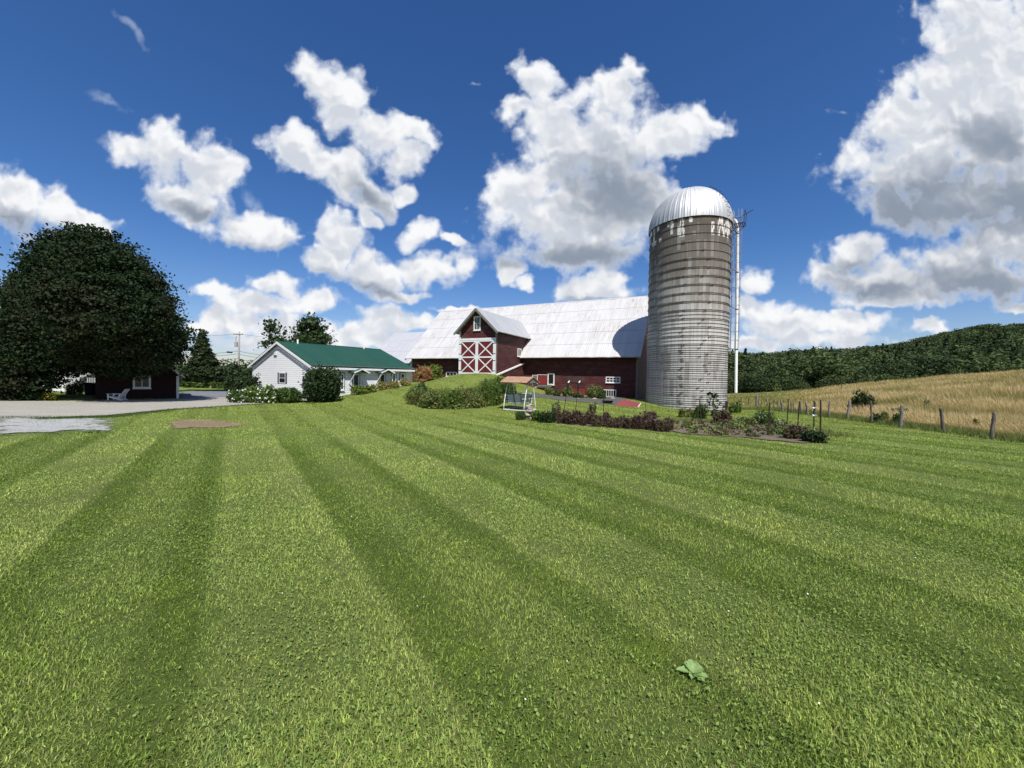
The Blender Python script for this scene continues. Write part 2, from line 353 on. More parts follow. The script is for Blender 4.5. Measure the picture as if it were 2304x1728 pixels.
# quieter seams on the green sheets
# ------------------------------------------------------------------ terrain
CTRL = [(-6,0,0),(6,0,0),(0,-12,0),(-20,4,0),(20,4,0.0),(0,8,0),(10,12,0),(-12,14,0),(-30,14,0),(-34,28,0),(-20,22,0),(-16,20,0),(0.8,22.5,0),(5,18,0),(12,18,0),
 (-40,45,0),(-22,42,-0.05),(-25,60,-0.3),(-4,24,0),(-9,24,0.02),
 (-3.6,37.6,2.2),(-1.0,37.0,2.0),(-6.4,38.9,1.95),(-8,37,1.25),(-3.2,31,1.0),(-6.5,31,0.95),(-1,30,0.62),(0.6,34,0.75),(1.5,38,0.7),(3,41,0.25),
 (-12.8,30.7,0.32),(-9.3,35.9,1.1),(-14.6,28,0.0),(-10.5,40,0.95),(-9,46,1.1),(-12,52,1.1),(-5,44,1.6),(-2,44,1.9),
 (6,40.2,0.12),(12,38,0.0),(5,30,0.05),(8,26,0),(14,30.6,-0.46),(18.5,33,-0.6),(12.3,34.5,-0.11),(16,38,-0.4),(19,37,-0.6),(12,24,-0.05),(18,28,-0.12),
 (18,14.5,0),(18,21,0),(18,6,0.0),(26,20,0.35),(30,30,0.9),(42,32,2.05),(66,50,3.6),(58,44,3.1),(68,70,1.4),(56,75,-0.4),(42,75,-1.0),(30,60,-0.8),(24,45,-0.5),(50,62,0.9),(40,50,0.5),
 (80,62,3.2),(95,40,5.0),(90,0,3.0),(40,5,0.8),(60,20,2.6),(0,80,0),(-40,90,-0.6),(-90,50,-0.3),(-90,0,0),(0,-60,0),(80,100,0),(40,110,-2),(0,120,-1),(-80,120,-1),(120,120,0),(130,50,4),(120,-30,2)]
_c = np.array(CTRL, dtype=float); _n = len(_c)
def _U(r2): return 0.5*r2*np.log(r2 + 1e-9)
_A = np.zeros((_n+3, _n+3)); _d2 = ((_c[:, None, :2]-_c[None, :, :2])**2).sum(-1)
_A[:_n, :_n] = _U(_d2) + np.eye(_n)*0.5; _A[:_n, _n] = 1; _A[:_n, _n+1:] = _c[:, :2]; _A[_n:, :_n] = _A[:_n, _n:].T
_w = np.linalg.solve(_A, np.concatenate([_c[:, 2], np.zeros(3)]))
def TZ(x, y):
    x = np.asarray(x, dtype=float); y = np.asarray(y, dtype=float); sh = x.shape
    xf, yf = np.clip(x.ravel(), -150, 150), np.clip(y.ravel(), -80, 140); out = np.empty(len(xf))
    for i in range(0, len(xf), 50000):
        a, b = xf[i:i+50000], yf[i:i+50000]
        d2 = (a[:, None]-_c[:, 0])**2 + (b[:, None]-_c[:, 1])**2
        out[i:i+50000] = _U(d2) @ _w[:_n] + _w[_n] + a*_w[_n+1] + b*_w[_n+2]
    r = np.hypot(x.ravel(), y.ravel()-20); k = np.clip((r-105)/60, 0, 1); k = k*k*(3-2*k)
    out = out*(1-k) + (-1.2)*k
    out = np.clip(out, -2.5, 7)
    return out.reshape(sh)
def tz(x, y): return float(TZ(np.array([x]), np.array([y]))[0])
def G(u, v):
    """ground point seen at a spot of the photograph"""
    d = ray(u, v); z = 0.0
    for _ in range(25):
        s = (z - CAM_H)/min(d.z, -1e-3); x, y = d.x*s, d.y*s
        z = 0.6*z + 0.4*tz(x, y)
    return Vector((x, y, tz(x, y)))

# fences and regions
def stripe_o(x, y): return 0.81*x + 0.587*y
def graded(a0, a1, step, lo, hi, g=1.28):
    mid = list(np.arange(a0, a1+1e-6, step)); s = step; v = a0; left = []
    while v > lo: s *= g; v -= s; left.append(v)
    s = step; v = mid[-1]; right = []
    while v < hi: s *= g; v += s; right.append(v)
    return np.array(left[::-1] + mid + right)
gx = graded(-46, 76, 0.7, -2500, 2500); gy = graded(-6, 112, 0.7, -2500, 3500)
X, Y = np.meshgrid(gx, gy); Z = TZ(X, Y)
Z = Z + 0.012*np.sin(X*1.7+Y*0.6)*np.sin(Y*1.3-X*0.4)*(np.hypot(X, Y) < 80)
nx, ny = len(gx), len(gy); ii = np.arange(nx*ny).reshape(ny, nx)
gf = np.stack([ii[:-1, :-1], ii[:-1, 1:], ii[1:, 1:], ii[1:, :-1]], -1).reshape(-1, 4)

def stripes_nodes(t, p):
    """mowing bands"""
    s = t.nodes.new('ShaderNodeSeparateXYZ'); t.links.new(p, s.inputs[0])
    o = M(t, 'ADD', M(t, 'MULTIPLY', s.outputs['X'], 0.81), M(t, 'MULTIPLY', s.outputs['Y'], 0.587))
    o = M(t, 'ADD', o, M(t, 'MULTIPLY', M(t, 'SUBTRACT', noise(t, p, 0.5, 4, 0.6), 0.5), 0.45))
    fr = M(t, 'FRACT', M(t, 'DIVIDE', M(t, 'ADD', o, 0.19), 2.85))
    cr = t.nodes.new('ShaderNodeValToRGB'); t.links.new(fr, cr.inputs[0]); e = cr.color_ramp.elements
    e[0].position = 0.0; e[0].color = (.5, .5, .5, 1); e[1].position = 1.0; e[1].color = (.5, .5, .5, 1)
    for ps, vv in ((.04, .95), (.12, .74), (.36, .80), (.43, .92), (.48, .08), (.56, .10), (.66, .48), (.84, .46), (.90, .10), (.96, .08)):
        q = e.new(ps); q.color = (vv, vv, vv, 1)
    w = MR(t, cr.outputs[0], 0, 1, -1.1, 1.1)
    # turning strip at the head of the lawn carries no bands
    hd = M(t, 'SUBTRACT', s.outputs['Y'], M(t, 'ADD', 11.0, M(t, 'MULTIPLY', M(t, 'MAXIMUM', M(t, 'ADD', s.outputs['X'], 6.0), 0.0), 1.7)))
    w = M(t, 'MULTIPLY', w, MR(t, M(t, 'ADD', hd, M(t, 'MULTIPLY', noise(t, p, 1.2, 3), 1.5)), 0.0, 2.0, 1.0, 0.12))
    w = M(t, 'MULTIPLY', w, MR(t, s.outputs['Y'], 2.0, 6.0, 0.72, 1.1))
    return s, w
def lawn_color(t, p, tint=None):
    s, w = stripes_nodes(t, p)
    big = noise(t, p, 0.45, 5, 0.6); fine = noise(t, p, 9.0, 4, 0.7)
    col = MIX(t, MR(t, big, 0.3, 0.7), (0.232, 0.305, 0.064), (0.302, 0.365, 0.090))
    patch = noise(t, VM(t, 'ADD', p, (31, 7, 0)), 1.6, 4, 0.6)
    col = MIX(t, MR(t, patch, 0.56, 0.72, 0, 0.6), col, (0.340, 0.425, 0.065))
    col = MIX(t, MR(t, patch, 0.40, 0.28, 0, 0.5), col, (0.165, 0.255, 0.062))
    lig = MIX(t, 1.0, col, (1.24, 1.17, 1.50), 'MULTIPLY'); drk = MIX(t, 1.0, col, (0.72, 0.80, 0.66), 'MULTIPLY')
    col = MIX(t, MR(t, w, -1.1, 1.1), drk, lig)  # light and dark of the leaning blades painted into the grass colour
    # the strip along the field fence and round the house is mown less often
    col = MIX(t, MR(t, s.outputs['Y'], 13.0, 20.0, 0, 0.55), col, (0.235, 0.275, 0.062))
    return col, fine, s
# ground material
m_ground, t, b = new_mat('lawn and field ground'); p = pos(t)
col, fine, s = lawn_color(t, p)
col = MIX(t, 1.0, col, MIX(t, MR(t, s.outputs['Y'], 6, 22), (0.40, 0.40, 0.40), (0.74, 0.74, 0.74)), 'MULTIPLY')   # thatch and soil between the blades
col = MIX(t, MR(t, fine, 0.35, 0.7, 0, 0.5), col, (0.035, 0.06, 0.012))
# golden hay field right of the fence
gold = MIX(t, MR(t, noise(t, p, 0.25, 6, 0.7), 0.35, 0.65), (0.54, 0.41, 0.21), (0.38, 0.30, 0.14))
gold = MIX(t, MR(t, noise(t, VM(t, 'ADD', p, (3, 9, 0)), 0.12, 4, 0.6), 0.52, 0.66, 0, 0.7), gold, (0.14, 0.17, 0.045))
gx_ = M(t, 'ADD', s.outputs['X'], M(t, 'MULTIPLY', M(t, 'SUBTRACT', noise(t, p, 0.8, 3), 0.5), 1.6))
fmask = MR(t, gx_, 18.4, 19.8)
far_green = MR(t, M(t, 'SUBTRACT', s.outputs['Y'], M(t, 'MULTIPLY', s.outputs['X'], 1.15)), 2.0, 14.0)
gold = MIX(t, M(t, 'MULTIPLY', far_green, MR(t, noise(t, p, 0.3, 4), 0.35, 0.55)), gold, (0.17, 0.20, 0.055))
col = MIX(t, fmask, col, gold)
far = MR(t, s.outputs['Y'], 95, 120); col = MIX(t, far, col, (0.05, 0.075, 0.025))
t.links.new(col, b.inputs['Base Color']); b.inputs['Roughness'].default_value = 0.9; b.inputs['Specular IOR Level'].default_value = 0.1
bump(t, b, noise(t, p, 22.0, 5, 0.7), 0.9, 0.05)
ground = meshobj('ground', np.stack([X, Y, Z], -1).reshape(-1, 3), gf, m_ground, smooth=True)
props(ground, 'striped mown lawn running up to the barn and the golden hay field', 'ground', kind='structure')

def drape(name, near, farr, mat, n=120, m=10, lift=0.03, jit=0.12, fray=0.6, kind='structure', label=None, cat=None, seed=1):
    """sheet between two image edges [(u,v),...], laid on the terrain"""
    rr = np.random.default_rng(seed)
    def edge(pts):
        w = [G(*q) for q in pts]; xs = np.array([q.x for q in w]); ys = np.array([q.y for q in w])
        d = np.concatenate([[0], np.cumsum(np.hypot(np.diff(xs), np.diff(ys)))]); s = np.linspace(0, d[-1], n)
        kn = max(4, int(d[-1]/0.7)); j = np.interp(s, np.linspace(0, d[-1], kn), rr.normal(0, 1.0, kn))*jit; j = np.convolve(np.pad(j, 4, 'edge'), np.ones(9)/9, 'valid')
        return np.interp(s, d, xs), np.interp(s, d, ys) + j
    (ax, ay_), (bx, by_) = edge(near), edge(farr)
    k = np.linspace(0, 1, m)[:, None]
    xx = ax*(1-k) + bx*k; yy = ay_*(1-k) + by_*k; zz = TZ(xx, yy) + lift
    i2 = np.arange(n*m).reshape(m, n)
    ff = np.stack([i2[:-1, :-1], i2[:-1, 1:], i2[1:, 1:], i2[1:, :-1]], -1).reshape(-1, 4)
    kk = np.minimum(k, 1-k)*np.ones((1, n)); wid = np.hypot(bx-ax, by_-ay_)[None]*kk; se = np.linspace(0, 1, n); dl = np.minimum(se, 1-se)[None]*np.hypot(np.diff(ax), np.diff(ay_)).sum()
    edged = np.clip(np.minimum(wid, dl)/fray, 0, 1)
    o = meshobj(name, np.stack([xx, yy, zz], -1).reshape(-1, 3), ff, mat, smooth=True, attr=edged.ravel())
    props(o, label, cat, kind=kind)
    poly = [(float(a), float(b_)) for a, b_ in zip(ax, ay_)] + [(float(a), float(b_)) for a, b_ in zip(bx[::-1], by_[::-1])]
    return o, np.array(poly)
def inside(poly, x, y):
    c = np.zeros(x.shape, bool); x0, y0 = poly[-1]
    for x1, y1 in poly:
        cond = ((y1 > y) != (y0 > y)) & (x < (x0-x1)*(y-y1)/((y0-y1) + 1e-12) + x1)
        c ^= cond; x0, y0 = x1, y1
    return c
def gravel(name, c1, c2, green=0.0, gcol=(0.10, 0.15, 0.03), core=None):
    m, t, b = new_mat(name); p = pos(t)
    f = noise(t, p, 14, 5, 0.8); g = noise(t, VM(t, 'MULTIPLY', p, (0.35, 1.6, 1)), 1.1, 5, 0.6)
    col = MIX(t, MR(t, f, 0.35, 0.65), c1, c2); col = MIX(t, MR(t, g, 0.35, 0.65, 0, 0.5), col, tuple(0.55*k for k in c1))
    if green: col = MIX(t, MR(t, noise(t, p, 1.8, 5, 0.75), green, green+0.08), col, gcol)
    t.links.new(col, b.inputs['Base Color']); b.inputs['Roughness'].default_value = 0.95; b.inputs['Specular IOR Level'].default_value = 0.1
    bump(t, b, noise(t, p, 45, 3, 0.8), 0.35, 0.01)
    at = t.nodes.new('ShaderNodeAttribute'); at.attribute_name = 'tint'      # distance from the worn edge
    thr = M(t, 'MINIMUM', M(t, 'ADD', M(t, 'MULTIPLY', noise(t, p, 1.9, 7, 0.75), 2.4), -0.75), 0.84)
    if core: t.links.new(MIX(t, MR(t, M(t, 'SUBTRACT', at.outputs['Fac'], M(t, 'MULTIPLY', noise(t, p, 3.0, 5, 0.7), 0.9)), 0.05, 0.5), col, core), b.inputs['Base Color'])
    tp = t.nodes.new('ShaderNodeBsdfTransparent'); mx = t.nodes.new('ShaderNodeMixShader')
    t.links.new(MR(t, M(t, 'SUBTRACT', at.outputs['Fac'], thr), -0.14, 0.14), mx.inputs[0])
    t.links.new(tp.outputs[0], mx.inputs[1]); t.links.new(b.outputs[0], mx.inputs[2]); t.links.new(mx.outputs[0], t.nodes['Material Output'].inputs[0])
    return m
m_drive = gravel('pale gravel', (0.42, 0.395, 0.345), (0.25, 0.232, 0.20), 0.66)
m_blue = gravel('blue grey crushed stone', (0.42, 0.42, 0.41), (0.27, 0.275, 0.27), 0.57)
m_dirt = gravel('bare brown soil', (0.34, 0.25, 0.15), (0.19, 0.125, 0.085), 0.50, (0.22, 0.21, 0.07), core=(0.19, 0.135, 0.095))
m_soil = gravel('garden soil', (0.20, 0.155, 0.12), (0.10, 0.08, 0.065), 0.60, (0.12, 0.15, 0.05))
m_mulch = gravel('dark mulch and stones', (0.15, 0.14, 0.135), (0.05, 0.048, 0.046), 0.58, (0.09, 0.13, 0.03))
m_tar = gravel('worn asphalt', (0.20, 0.21, 0.23), (0.15, 0.16, 0.175))
drv, POLY_D = drape('driveway', [(-60,942),(60,944),(150,940),(250,936),(390,922),(480,917),(560,911),(640,907),(700,902),(748,896)],
      [(-60,903),(60,903),(150,903),(250,901),(390,898),(450,897),(520,894),(600,892),(680,892),(740,893)], m_drive, 160, 26, 0.035, fray=0.5,
      label='pale gravel farm drive crossing in front of the shed', cat='driveway', seed=3)
blu, POLY_B = drape('gravel_lot', [(-60,982),(60,981),(150,978),(230,975),(292,967)], [(-60,938),(60,939),(130,942),(200,941),(270,942)], m_blue, 60, 24, 0.033, jit=0.25, fray=1.3,
      label='patch of blue grey crushed stone beside the lawn', cat='gravel', seed=4)
tar, POLY_T = drape('parking_lot', [(395,901),(450,900),(520,897),(600,893),(690,891)], [(395,880),(450,880),(520,880),(600,883),(690,886)], m_tar, 80, 10, 0.022,
      label='grey asphalt yard behind the red shed', cat='parking lot', seed=5)
drt, POLY_S = drape('bare_soil', [(356,955),(400,965),(460,970),(520,967),(568,957)], [(362,951),(400,944),(460,942),(520,946),(562,952)], m_dirt, 40, 16, 0.022, jit=0.2, fray=1.3,
      label='worn brown patch of bare soil in the lawn', cat='soil', seed=6)
gar, POLY_G = drape('garden_soil', [(1215,950),(1330,960),(1430,966),(1515,975),(1620,984),(1720,992),(1800,999),(1868,992)],
      [(1215,938),(1330,942),(1430,944),(1515,944),(1620,944),(1720,948),(1800,956),(1860,968)], m_soil, 110, 16, 0.03, jit=0.2, fray=0.5,
      label='strip of dug soil of the vegetable garden', cat='soil', seed=7)
mul, POLY_M = drape('mulch_strip', [(1180,891),(1240,898),(1300,905),(1360,911),(1405,913)], [(1190,884),(1240,888),(1300,891),(1360,893),(1420,894)], m_mulch, 60, 12, 0.03, jit=0.2, fray=0.6,
      label='strip of dark mulch and stones along the barn foot', cat='mulch', seed=8)

# ------------------------------------------------------------------ foliage tools
def leaf_quads(pts, size, rr, aspect=1.5, up=0.0, norm=None, nmix=0.0):
    """one small bent leaf (4 vertices) per point, random attitude"""
    n = len(pts); a = rr.normal(0, 1, (n, 3)); a /= np.linalg.norm(a, axis=1)[:, None]
    b_ = rr.normal(0, 1, (n, 3))
    if norm is not None: b_ = b_*(1-nmix) + norm*nmix*2.0
    b_ -= a*(a*b_).sum(1)[:, None]; b_ /= np.linalg.norm(b_, axis=1)[:, None]+1e-9
    c_ = np.cross(a, b_)
    s = (size*rr.uniform(0.55, 1.35, n))[:, None]
    L, W = a*s*aspect*0.5, c_*s*0.5
    v = np.stack([pts-L, pts+W*0.9-L*0.1, pts+L, pts-W*0.9-L*0.1], 1).reshape(-1, 3)
    f = np.arange(4*n).reshape(-1, 4)
    return v, f
def crown_points(lobes, n, rr, shell=0.45, squash=1.0, clump=0.0, nc=60):
    """lobes: (cx,cy,cz,rx,ry,rz). points biased to the outside of the union"""
    vol = np.array([l[3]*l[4]*l[5] for l in lobes])**(2/3.0); pr = vol/vol.sum()
    k = rr.choice(len(lobes), n, p=pr); L = np.array(lobes)[k]
    d = rr.normal(0, 1, (n, 3)); d /= np.linalg.norm(d, axis=1)[:, None]
    r = 1 - shell*rr.power(1.6, n)*rr.random(n)
    r *= 1 + 0.10*np.sin(d[:, 0]*5+L[:, 0]*3)*np.cos(d[:, 2]*6+d[:, 1]*4)
    p = L[:, :3] + d*r[:, None]*L[:, 3:6]
    if clump:
        cid = rr.integers(0, n, nc); cc = p[cid]
        d2 = ((p[:, None, :]-cc[None])**2).sum(-1) if n*nc < 8e6 else None
        if d2 is not None:
            j = d2.argmin(1); p = p*(1-clump) + cc[j]*clump + rr.normal(0, 1, p.shape)*0.0
    return p, d
def limbs(mb, base, top, r0, lobes, rr, nl=7):
    base, top = Vector(base), Vector(top); pts = [base.lerp(top, k) + Vector((rr.normal(0, .03), rr.normal(0, .03), 0))*((top-base).length*k) for k in np.linspace(0, 1, 5)]
    mb.tube([pts[0]] + pts, [r0*1.5] + [r0*(1-0.6*k) for k in np.linspace(0.05, 1, 5)], 9)
    for i in range(nl):
        l = lobes[i % len(lobes)]; st = pts[2 + i % 3]; e = Vector(l[:3]) + Vector(rr.normal(0, .25, 3))*min(l[3], l[5])
        mid = st.lerp(e, 0.5) + Vector((0, 0, 0.08*(e-st).length))
        mb.tube([st, mid, e], [r0*0.38, r0*0.22, r0*0.06], 6)
def tree(name, label, cat, base, lobes, nleaf, lsize, mat, trunk_r, top_z, group=None, seed=0, shell=0.5, tints=(0, 1), trunk_mat=None, nl=8, clump=0.0, aspect=1.5, spray=0, spread=2.2, ragged=0.12):
    rr = np.random.default_rng(seed+100); base = Vector(base)
    o = thing(name, label, cat, base, group=group)
    mb = MB(); limbs(mb, (0, 0, -0.2), (0, 0, top_z), trunk_r, lobes, rr, nl); mb.obj('trunk', trunk_mat or m_bark, o, smooth=True)
    if spray:
        q, d = crown_points(lobes, max(1, nleaf//spray), rr, shell)
        q = q + rr.normal(0, 1, q.shape)*ragged; k = np.repeat(np.arange(len(q)), spray); d = d[k]
        p = q[k] + rr.normal(0, 1, (len(k), 3))*np.array([1.0, 1.0, 0.33])*lsize*spread*rr.uniform(0.6, 1.3, len(q))[k][:, None]; p[:, 2] -= 0.15*(np.hypot(p[:, 0]-q[k, 0], p[:, 1]-q[k, 1]))
    else: p, d = crown_points(lobes, nleaf, rr, shell, clump=clump)
    v, f = leaf_quads(p, lsize, rr, aspect, norm=d, nmix=0.35)
    cl = 0.5 + 0.5*np.sin(p[:, 0]*1.9/max(lsize*6, .3)+seed)*np.sin(p[:, 1]*1.7/max(lsize*6, .3))*np.cos(p[:, 2]*2.3/max(lsize*6, .3))
    tn = np.clip(cl*0.5 + rr.random(len(p))*0.6, 0, 1)*(tints[1]-tints[0]) + tints[0]
    meshobj('crown', v, f, mat, o, attr=np.repeat(tn, 4))
    return o
def bushpx(name, label, cat, u0, u1, v0, v1, n, lsize, mat, group=None, seed=0, deep=0.8, flowers=None, seedlobes=6, spiky=0.0, stems=True, at=None, rag=0.25, kind=None, fl=None):
    """shrub filling a box of the photograph, standing on the ground there"""
    rr = np.random.default_rng(seed+300)
    g = at if at is not None else G((u0+u1)/2, v1); sc = g.y/F*1.0
    rx = (u1-u0)/2*sc; h = (v1-v0)*sc; ry = rx*deep if rx < 2 else min(rx*deep, 2.0)
    g = Vector((g.x, g.y + ry*0.7, 0)); g.x *= (g.y)/(g.y-ry*0.7); g.z = tz(g.x, g.y)
    o = thing(name, label, cat, g, group=group)
    if kind: o['kind'] = kind
    lobes = [(0, 0, h*0.45, rx*0.8, ry*0.8, h*0.47)]
    for i in range(seedlobes):
        a = rr.uniform(0, 2*math.pi); q = rr.uniform(0.35, 0.75)
        lobes.append((math.cos(a)*rx*q, math.sin(a)*ry*q, h*rr.uniform(0.25, 0.68), rx*rr.uniform(0.28, 0.45), ry*rr.uniform(0.28, 0.45), h*rr.uniform(0.24, 0.34)))
    q, d = crown_points(lobes, max(20, n//9), rr, 0.5)
    q = q + d*np.abs(rr.normal(0, 1, (len(q), 1)))*np.array([rx, ry, h])*0.10*(0.6+rag)
    k = np.repeat(np.arange(len(q)), 9); d = d[k]; p = q[k] + rr.normal(0, 1, (len(k), 3))*np.array([rx, ry, h*0.9])*0.055
    p[:, 2] = np.maximum(p[:, 2], rr.uniform(0.0, 0.12, len(p))*h + 0.01)
    v, f = leaf_quads(p, lsize, rr, 1.6, norm=d, nmix=0.3)
    tn = np.clip(rr.random(len(p))*0.8 + 0.25*np.sin(p[:, 0]*4)*np.sin(p[:, 2]*5), 0, 1)
    if spiky:
        m = int(n*spiky); a = rr.uniform(0, 2*math.pi, m); q = rr.random(m)**0.5
        b0 = np.stack([np.cos(a)*rx*q*0.9, np.sin(a)*ry*q*0.9, np.zeros(m)], 1)
        tp = b0*1.15 + np.stack([rr.normal(0, .08, m), rr.normal(0, .08, m), h*rr.uniform(0.6, 1.08, m)], 1); wd_ = np.stack([rr.normal(0, 1, m), rr.normal(0, 1, m), np.zeros(m)], 1)
        wd_ = wd_/np.linalg.norm(wd_, axis=1)[:, None]*lsize*0.13
        v2 = np.stack([b0-wd_, b0+wd_, tp+wd_*0.3, tp-wd_*0.3], 1).reshape(-1, 3)
        f = np.concatenate([f, np.arange(4*m).reshape(-1, 4)+len(v)]); v = np.concatenate([v, v2]); tn = np.concatenate([tn, rr.random(m)])
    meshobj('foliage', v, f, mat, o, attr=np.repeat(tn, 4))
    if stems:
        mb = MB()
        for i in range(7):
            a = rr.uniform(0, 6.28); mb.tube([(0.03*math.cos(a), 0.03*math.sin(a), -0.05), (rx*0.25*math.cos(a), ry*0.25*math.sin(a), h*0.3), (rx*0.5*math.cos(a), ry*0.5*math.sin(a), h*0.65)], [0.02, 0.014, 0.006], 5)
        mb.obj('stem', m_bark, o)
    if flowers:
        for fname, m, fs, fmat, zlo in flowers:
            k = rr.integers(0, len(p), m*30); q = p[k]; ok = (q[:, 2] > zlo*h) & ((d[k][:, 1] < 0.1) | (d[k][:, 2] > 0.6)); q = q[ok][:m]; dd = d[k][ok][:m]
            q = q + dd*(fs*0.8 + 0.04*h); q[:, 1] -= fs*0.6
            vs, fs_ = [], []
            for c0 in q:
                s0 = fs*rr.uniform(0.6, 1.2); b0 = len(vs)
                for kk in range(14):
                    dv = rr.normal(0, 1, 3); dv /= np.linalg.norm(dv); a1 = np.cross(dv, rr.normal(0, 1, 3)); a1 /= np.linalg.norm(a1)+1e-9; a2 = np.cross(dv, a1)
                    cc = c0 + dv*s0*0.42; r_ = s0*0.24
                    b1 = len(vs); vs += [cc-a1*r_, cc+a2*r_, cc+a1*r_, cc-a2*r_]; fs_.append((b1, b1+1, b1+2, b1+3))
            if vs: meshobj(fname, np.array(vs), np.array(fs_), fmat, o)
    return o
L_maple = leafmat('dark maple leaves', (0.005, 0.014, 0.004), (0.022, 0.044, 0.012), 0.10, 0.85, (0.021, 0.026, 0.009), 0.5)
L_dark = leafmat('dark shrub leaves', (0.018, 0.034, 0.012), (0.045, 0.075, 0.022), 0.15)
L_con = leafmat('conifer needles', (0.022, 0.038, 0.014), (0.050, 0.072, 0.024), 0.1)
L_mid = leafmat('green leaves', (0.040, 0.075, 0.018), (0.095, 0.150, 0.035), 0.25)
L_light = leafmat('light green leaves', (0.075, 0.125, 0.025), (0.17, 0.23, 0.05), 0.3)
L_weed = leafmat('weed leaves', (0.085, 0.125, 0.034), (0.22, 0.255, 0.075), 0.25, patch=(0.15, 0.15, 0.045), pscale=1.5)
L_yel = leafmat('yellow green leaves', (0.11, 0.15, 0.03), (0.25, 0.27, 0.06), 0.3)
L_purple = leafmat('purple leaves', (0.045, 0.026, 0.024), (0.15, 0.090, 0.070), 0.15, patch=(0.12, 0.095, 0.055), pscale=2.0)
L_orange = leafmat('orange pink shrub leaves', (0.30, 0.12, 0.06), (0.50, 0.28, 0.16), 0.3, patch=(0.20, 0.24, 0.06), pscale=1.6)
L_peach = leafmat('peach tipped leaves', (0.20, 0.20, 0.05), (0.55, 0.38, 0.18), 0.3, patch=(0.16, 0.20, 0.05), pscale=3)
L_forest = leafmat('forest foliage', (0.024, 0.044, 0.016), (0.098, 0.138, 0.044), 0.15, 0.8, (0.050, 0.070, 0.024), 0.02)
M_yelf = vary('yellow petals', (0.75, 0.50, 0.03), (0.85, 0.62, 0.08), 8, 0.6)
M_whtf = vary('white petals', (0.80, 0.82, 0.76), (0.66, 0.72, 0.58), 8, 0.6)
M_pnkf = vary('pink petals', (0.55, 0.12, 0.22), (0.45, 0.10, 0.16), 8, 0.6)

# ------------------------------------------------------------------ hills and woods
def hz(u): return 847 + 0.0175*(u-1152)
SKYL = [(-900,20),(0,22),(380,24),(470,30),(560,24),(640,26),(900,25),(1300,35),(1500,55),(1640,66),(1690,68),(1731,65),(1794,73),(1850,77),(1900,76),(1960,86),(2039,100),(2130,123),(2210,137),(2304,142),(2450,150),(2900,150)]
_su = np.array([(q[0]-CX)/F for q in SKYL]); _se = np.array([q[1]/F for q in SKYL])
YR = 430.0
def hill_z(t, Yd):
    e = np.interp(t, _su, _se); top = CAM_H + YR*e - 15.0
    k = np.clip((Yd-105)/(YR-105), 0, 1); k = 0.55*k + 0.45*k*k*(3-2*k)
    z = -2.2 + (top+2.2)*k + (np.sin(t*23+Yd*0.03)*np.cos(Yd*0.021+t*9))*2.2*np.clip(k*(1-k)*4, 0, 1)
    return z - np.clip(Yd-YR, 0, None)*0.03
tg = np.linspace(-1.9, 1.9, 240); yg = np.array(list(np.linspace(100, 440, 60)) + [520, 700, 1000])
T_, Y_ = np.meshgrid(tg, yg); Hz = hill_z(T_, Y_)
hi = np.arange(T_.size).reshape(T_.shape)
hf = np.stack([hi[:-1, :-1], hi[:-1, 1:], hi[1:, 1:], hi[1:, :-1]], -1).reshape(-1, 4)
m_hill = vary('forest floor', (0.018, 0.032, 0.012), (0.035, 0.055, 0.018), 0.05, 0.95)
hills = meshobj('hills', np.stack([T_*Y_, Y_, Hz], -1).reshape(-1, 3), hf, m_hill, smooth=True); props(hills, 'wooded hills behind the farm', 'hills', kind='structure')
def blob_tree(rr, kind, H, dens=700, q=0.042):
    """leaf cloud of one forest tree, about n quads"""
    n = dens
    if kind == 'con':
        hgt = rr.random(n)**0.8; a = rr.uniform(0, 6.283, n); tier = (np.floor(hgt*9)/9)
        rad = (1-hgt)*0.24*H*(0.55+0.6*np.abs(np.sin(hgt*28))); rad *= rr.uniform(0.55, 1.05, n)
        p = np.stack([np.cos(a)*rad, np.sin(a)*rad, H*(0.06+0.94*hgt)], 1)
        d = np.stack([np.cos(a), np.sin(a), np.full(n, .5)], 1)
    else:
        lobes = [(0, 0, H*.62, H*.26, H*.26, H*.34)]
        for i in range(7):
            a = rr.uniform(0, 6.28); lobes.append((math.cos(a)*H*.2, math.sin(a)*H*.2, H*rr.uniform(.3, .82), H*rr.uniform(.13, .2), H*rr.uniform(.13, .2), H*rr.uniform(.11, .18)))
        p, d = crown_points(lobes, n, rr, 0.35)
    v, f = leaf_quads(p, H*q, rr, 1.3, norm=d, nmix=0.5)
    tn = np.clip(0.5*rr.random(n) + 0.35*np.sin(p[:, 0]*1.3)*np.cos(p[:, 2]*1.1) + 0.2, 0, 1)
    return v, np.repeat(tn, 4)
rf = np.random.default_rng(42)
protos = [blob_tree(rf, 'dec', 10.0) for _ in range(7)] + [blob_tree(rf, 'con', 10.0, 560) for _ in range(3)]
protos2 = [blob_tree(rf, 'dec', 10.0, 330, 0.06) for _ in range(7)] + [blob_tree(rf, 'con', 10.0, 260, 0.055) for _ in range(3)]
def forest(name, label, spots, mat):
    VV, AA = [], []
    for (x, y, z, h, k) in spots:
        v, a = (protos if y < 190 else protos2)[k]; th = rf.uniform(0, 6.28); c, s = math.cos(th), math.sin(th); w = rf.uniform(1.0, 1.5)
        q = v*(h/10.0); q = np.stack([(q[:, 0]*c-q[:, 1]*s)*w, (q[:, 0]*s+q[:, 1]*c)*w, q[:, 2]], 1) + (x, y, z)
        off = rf.choice([-0.5, -0.25, 0.0, 0.1, 0.3]) - (0.45 if k >= 7 else 0)
        VV.append(q); AA.append(np.clip(a+off, 0, 1))
    V = np.concatenate(VV); A = np.concatenate(AA)
    o = meshobj(name, V, np.arange(len(V)).reshape(-1, 4), mat, attr=A); props(o, label, 'forest', kind='stuff'); return o
spots = []
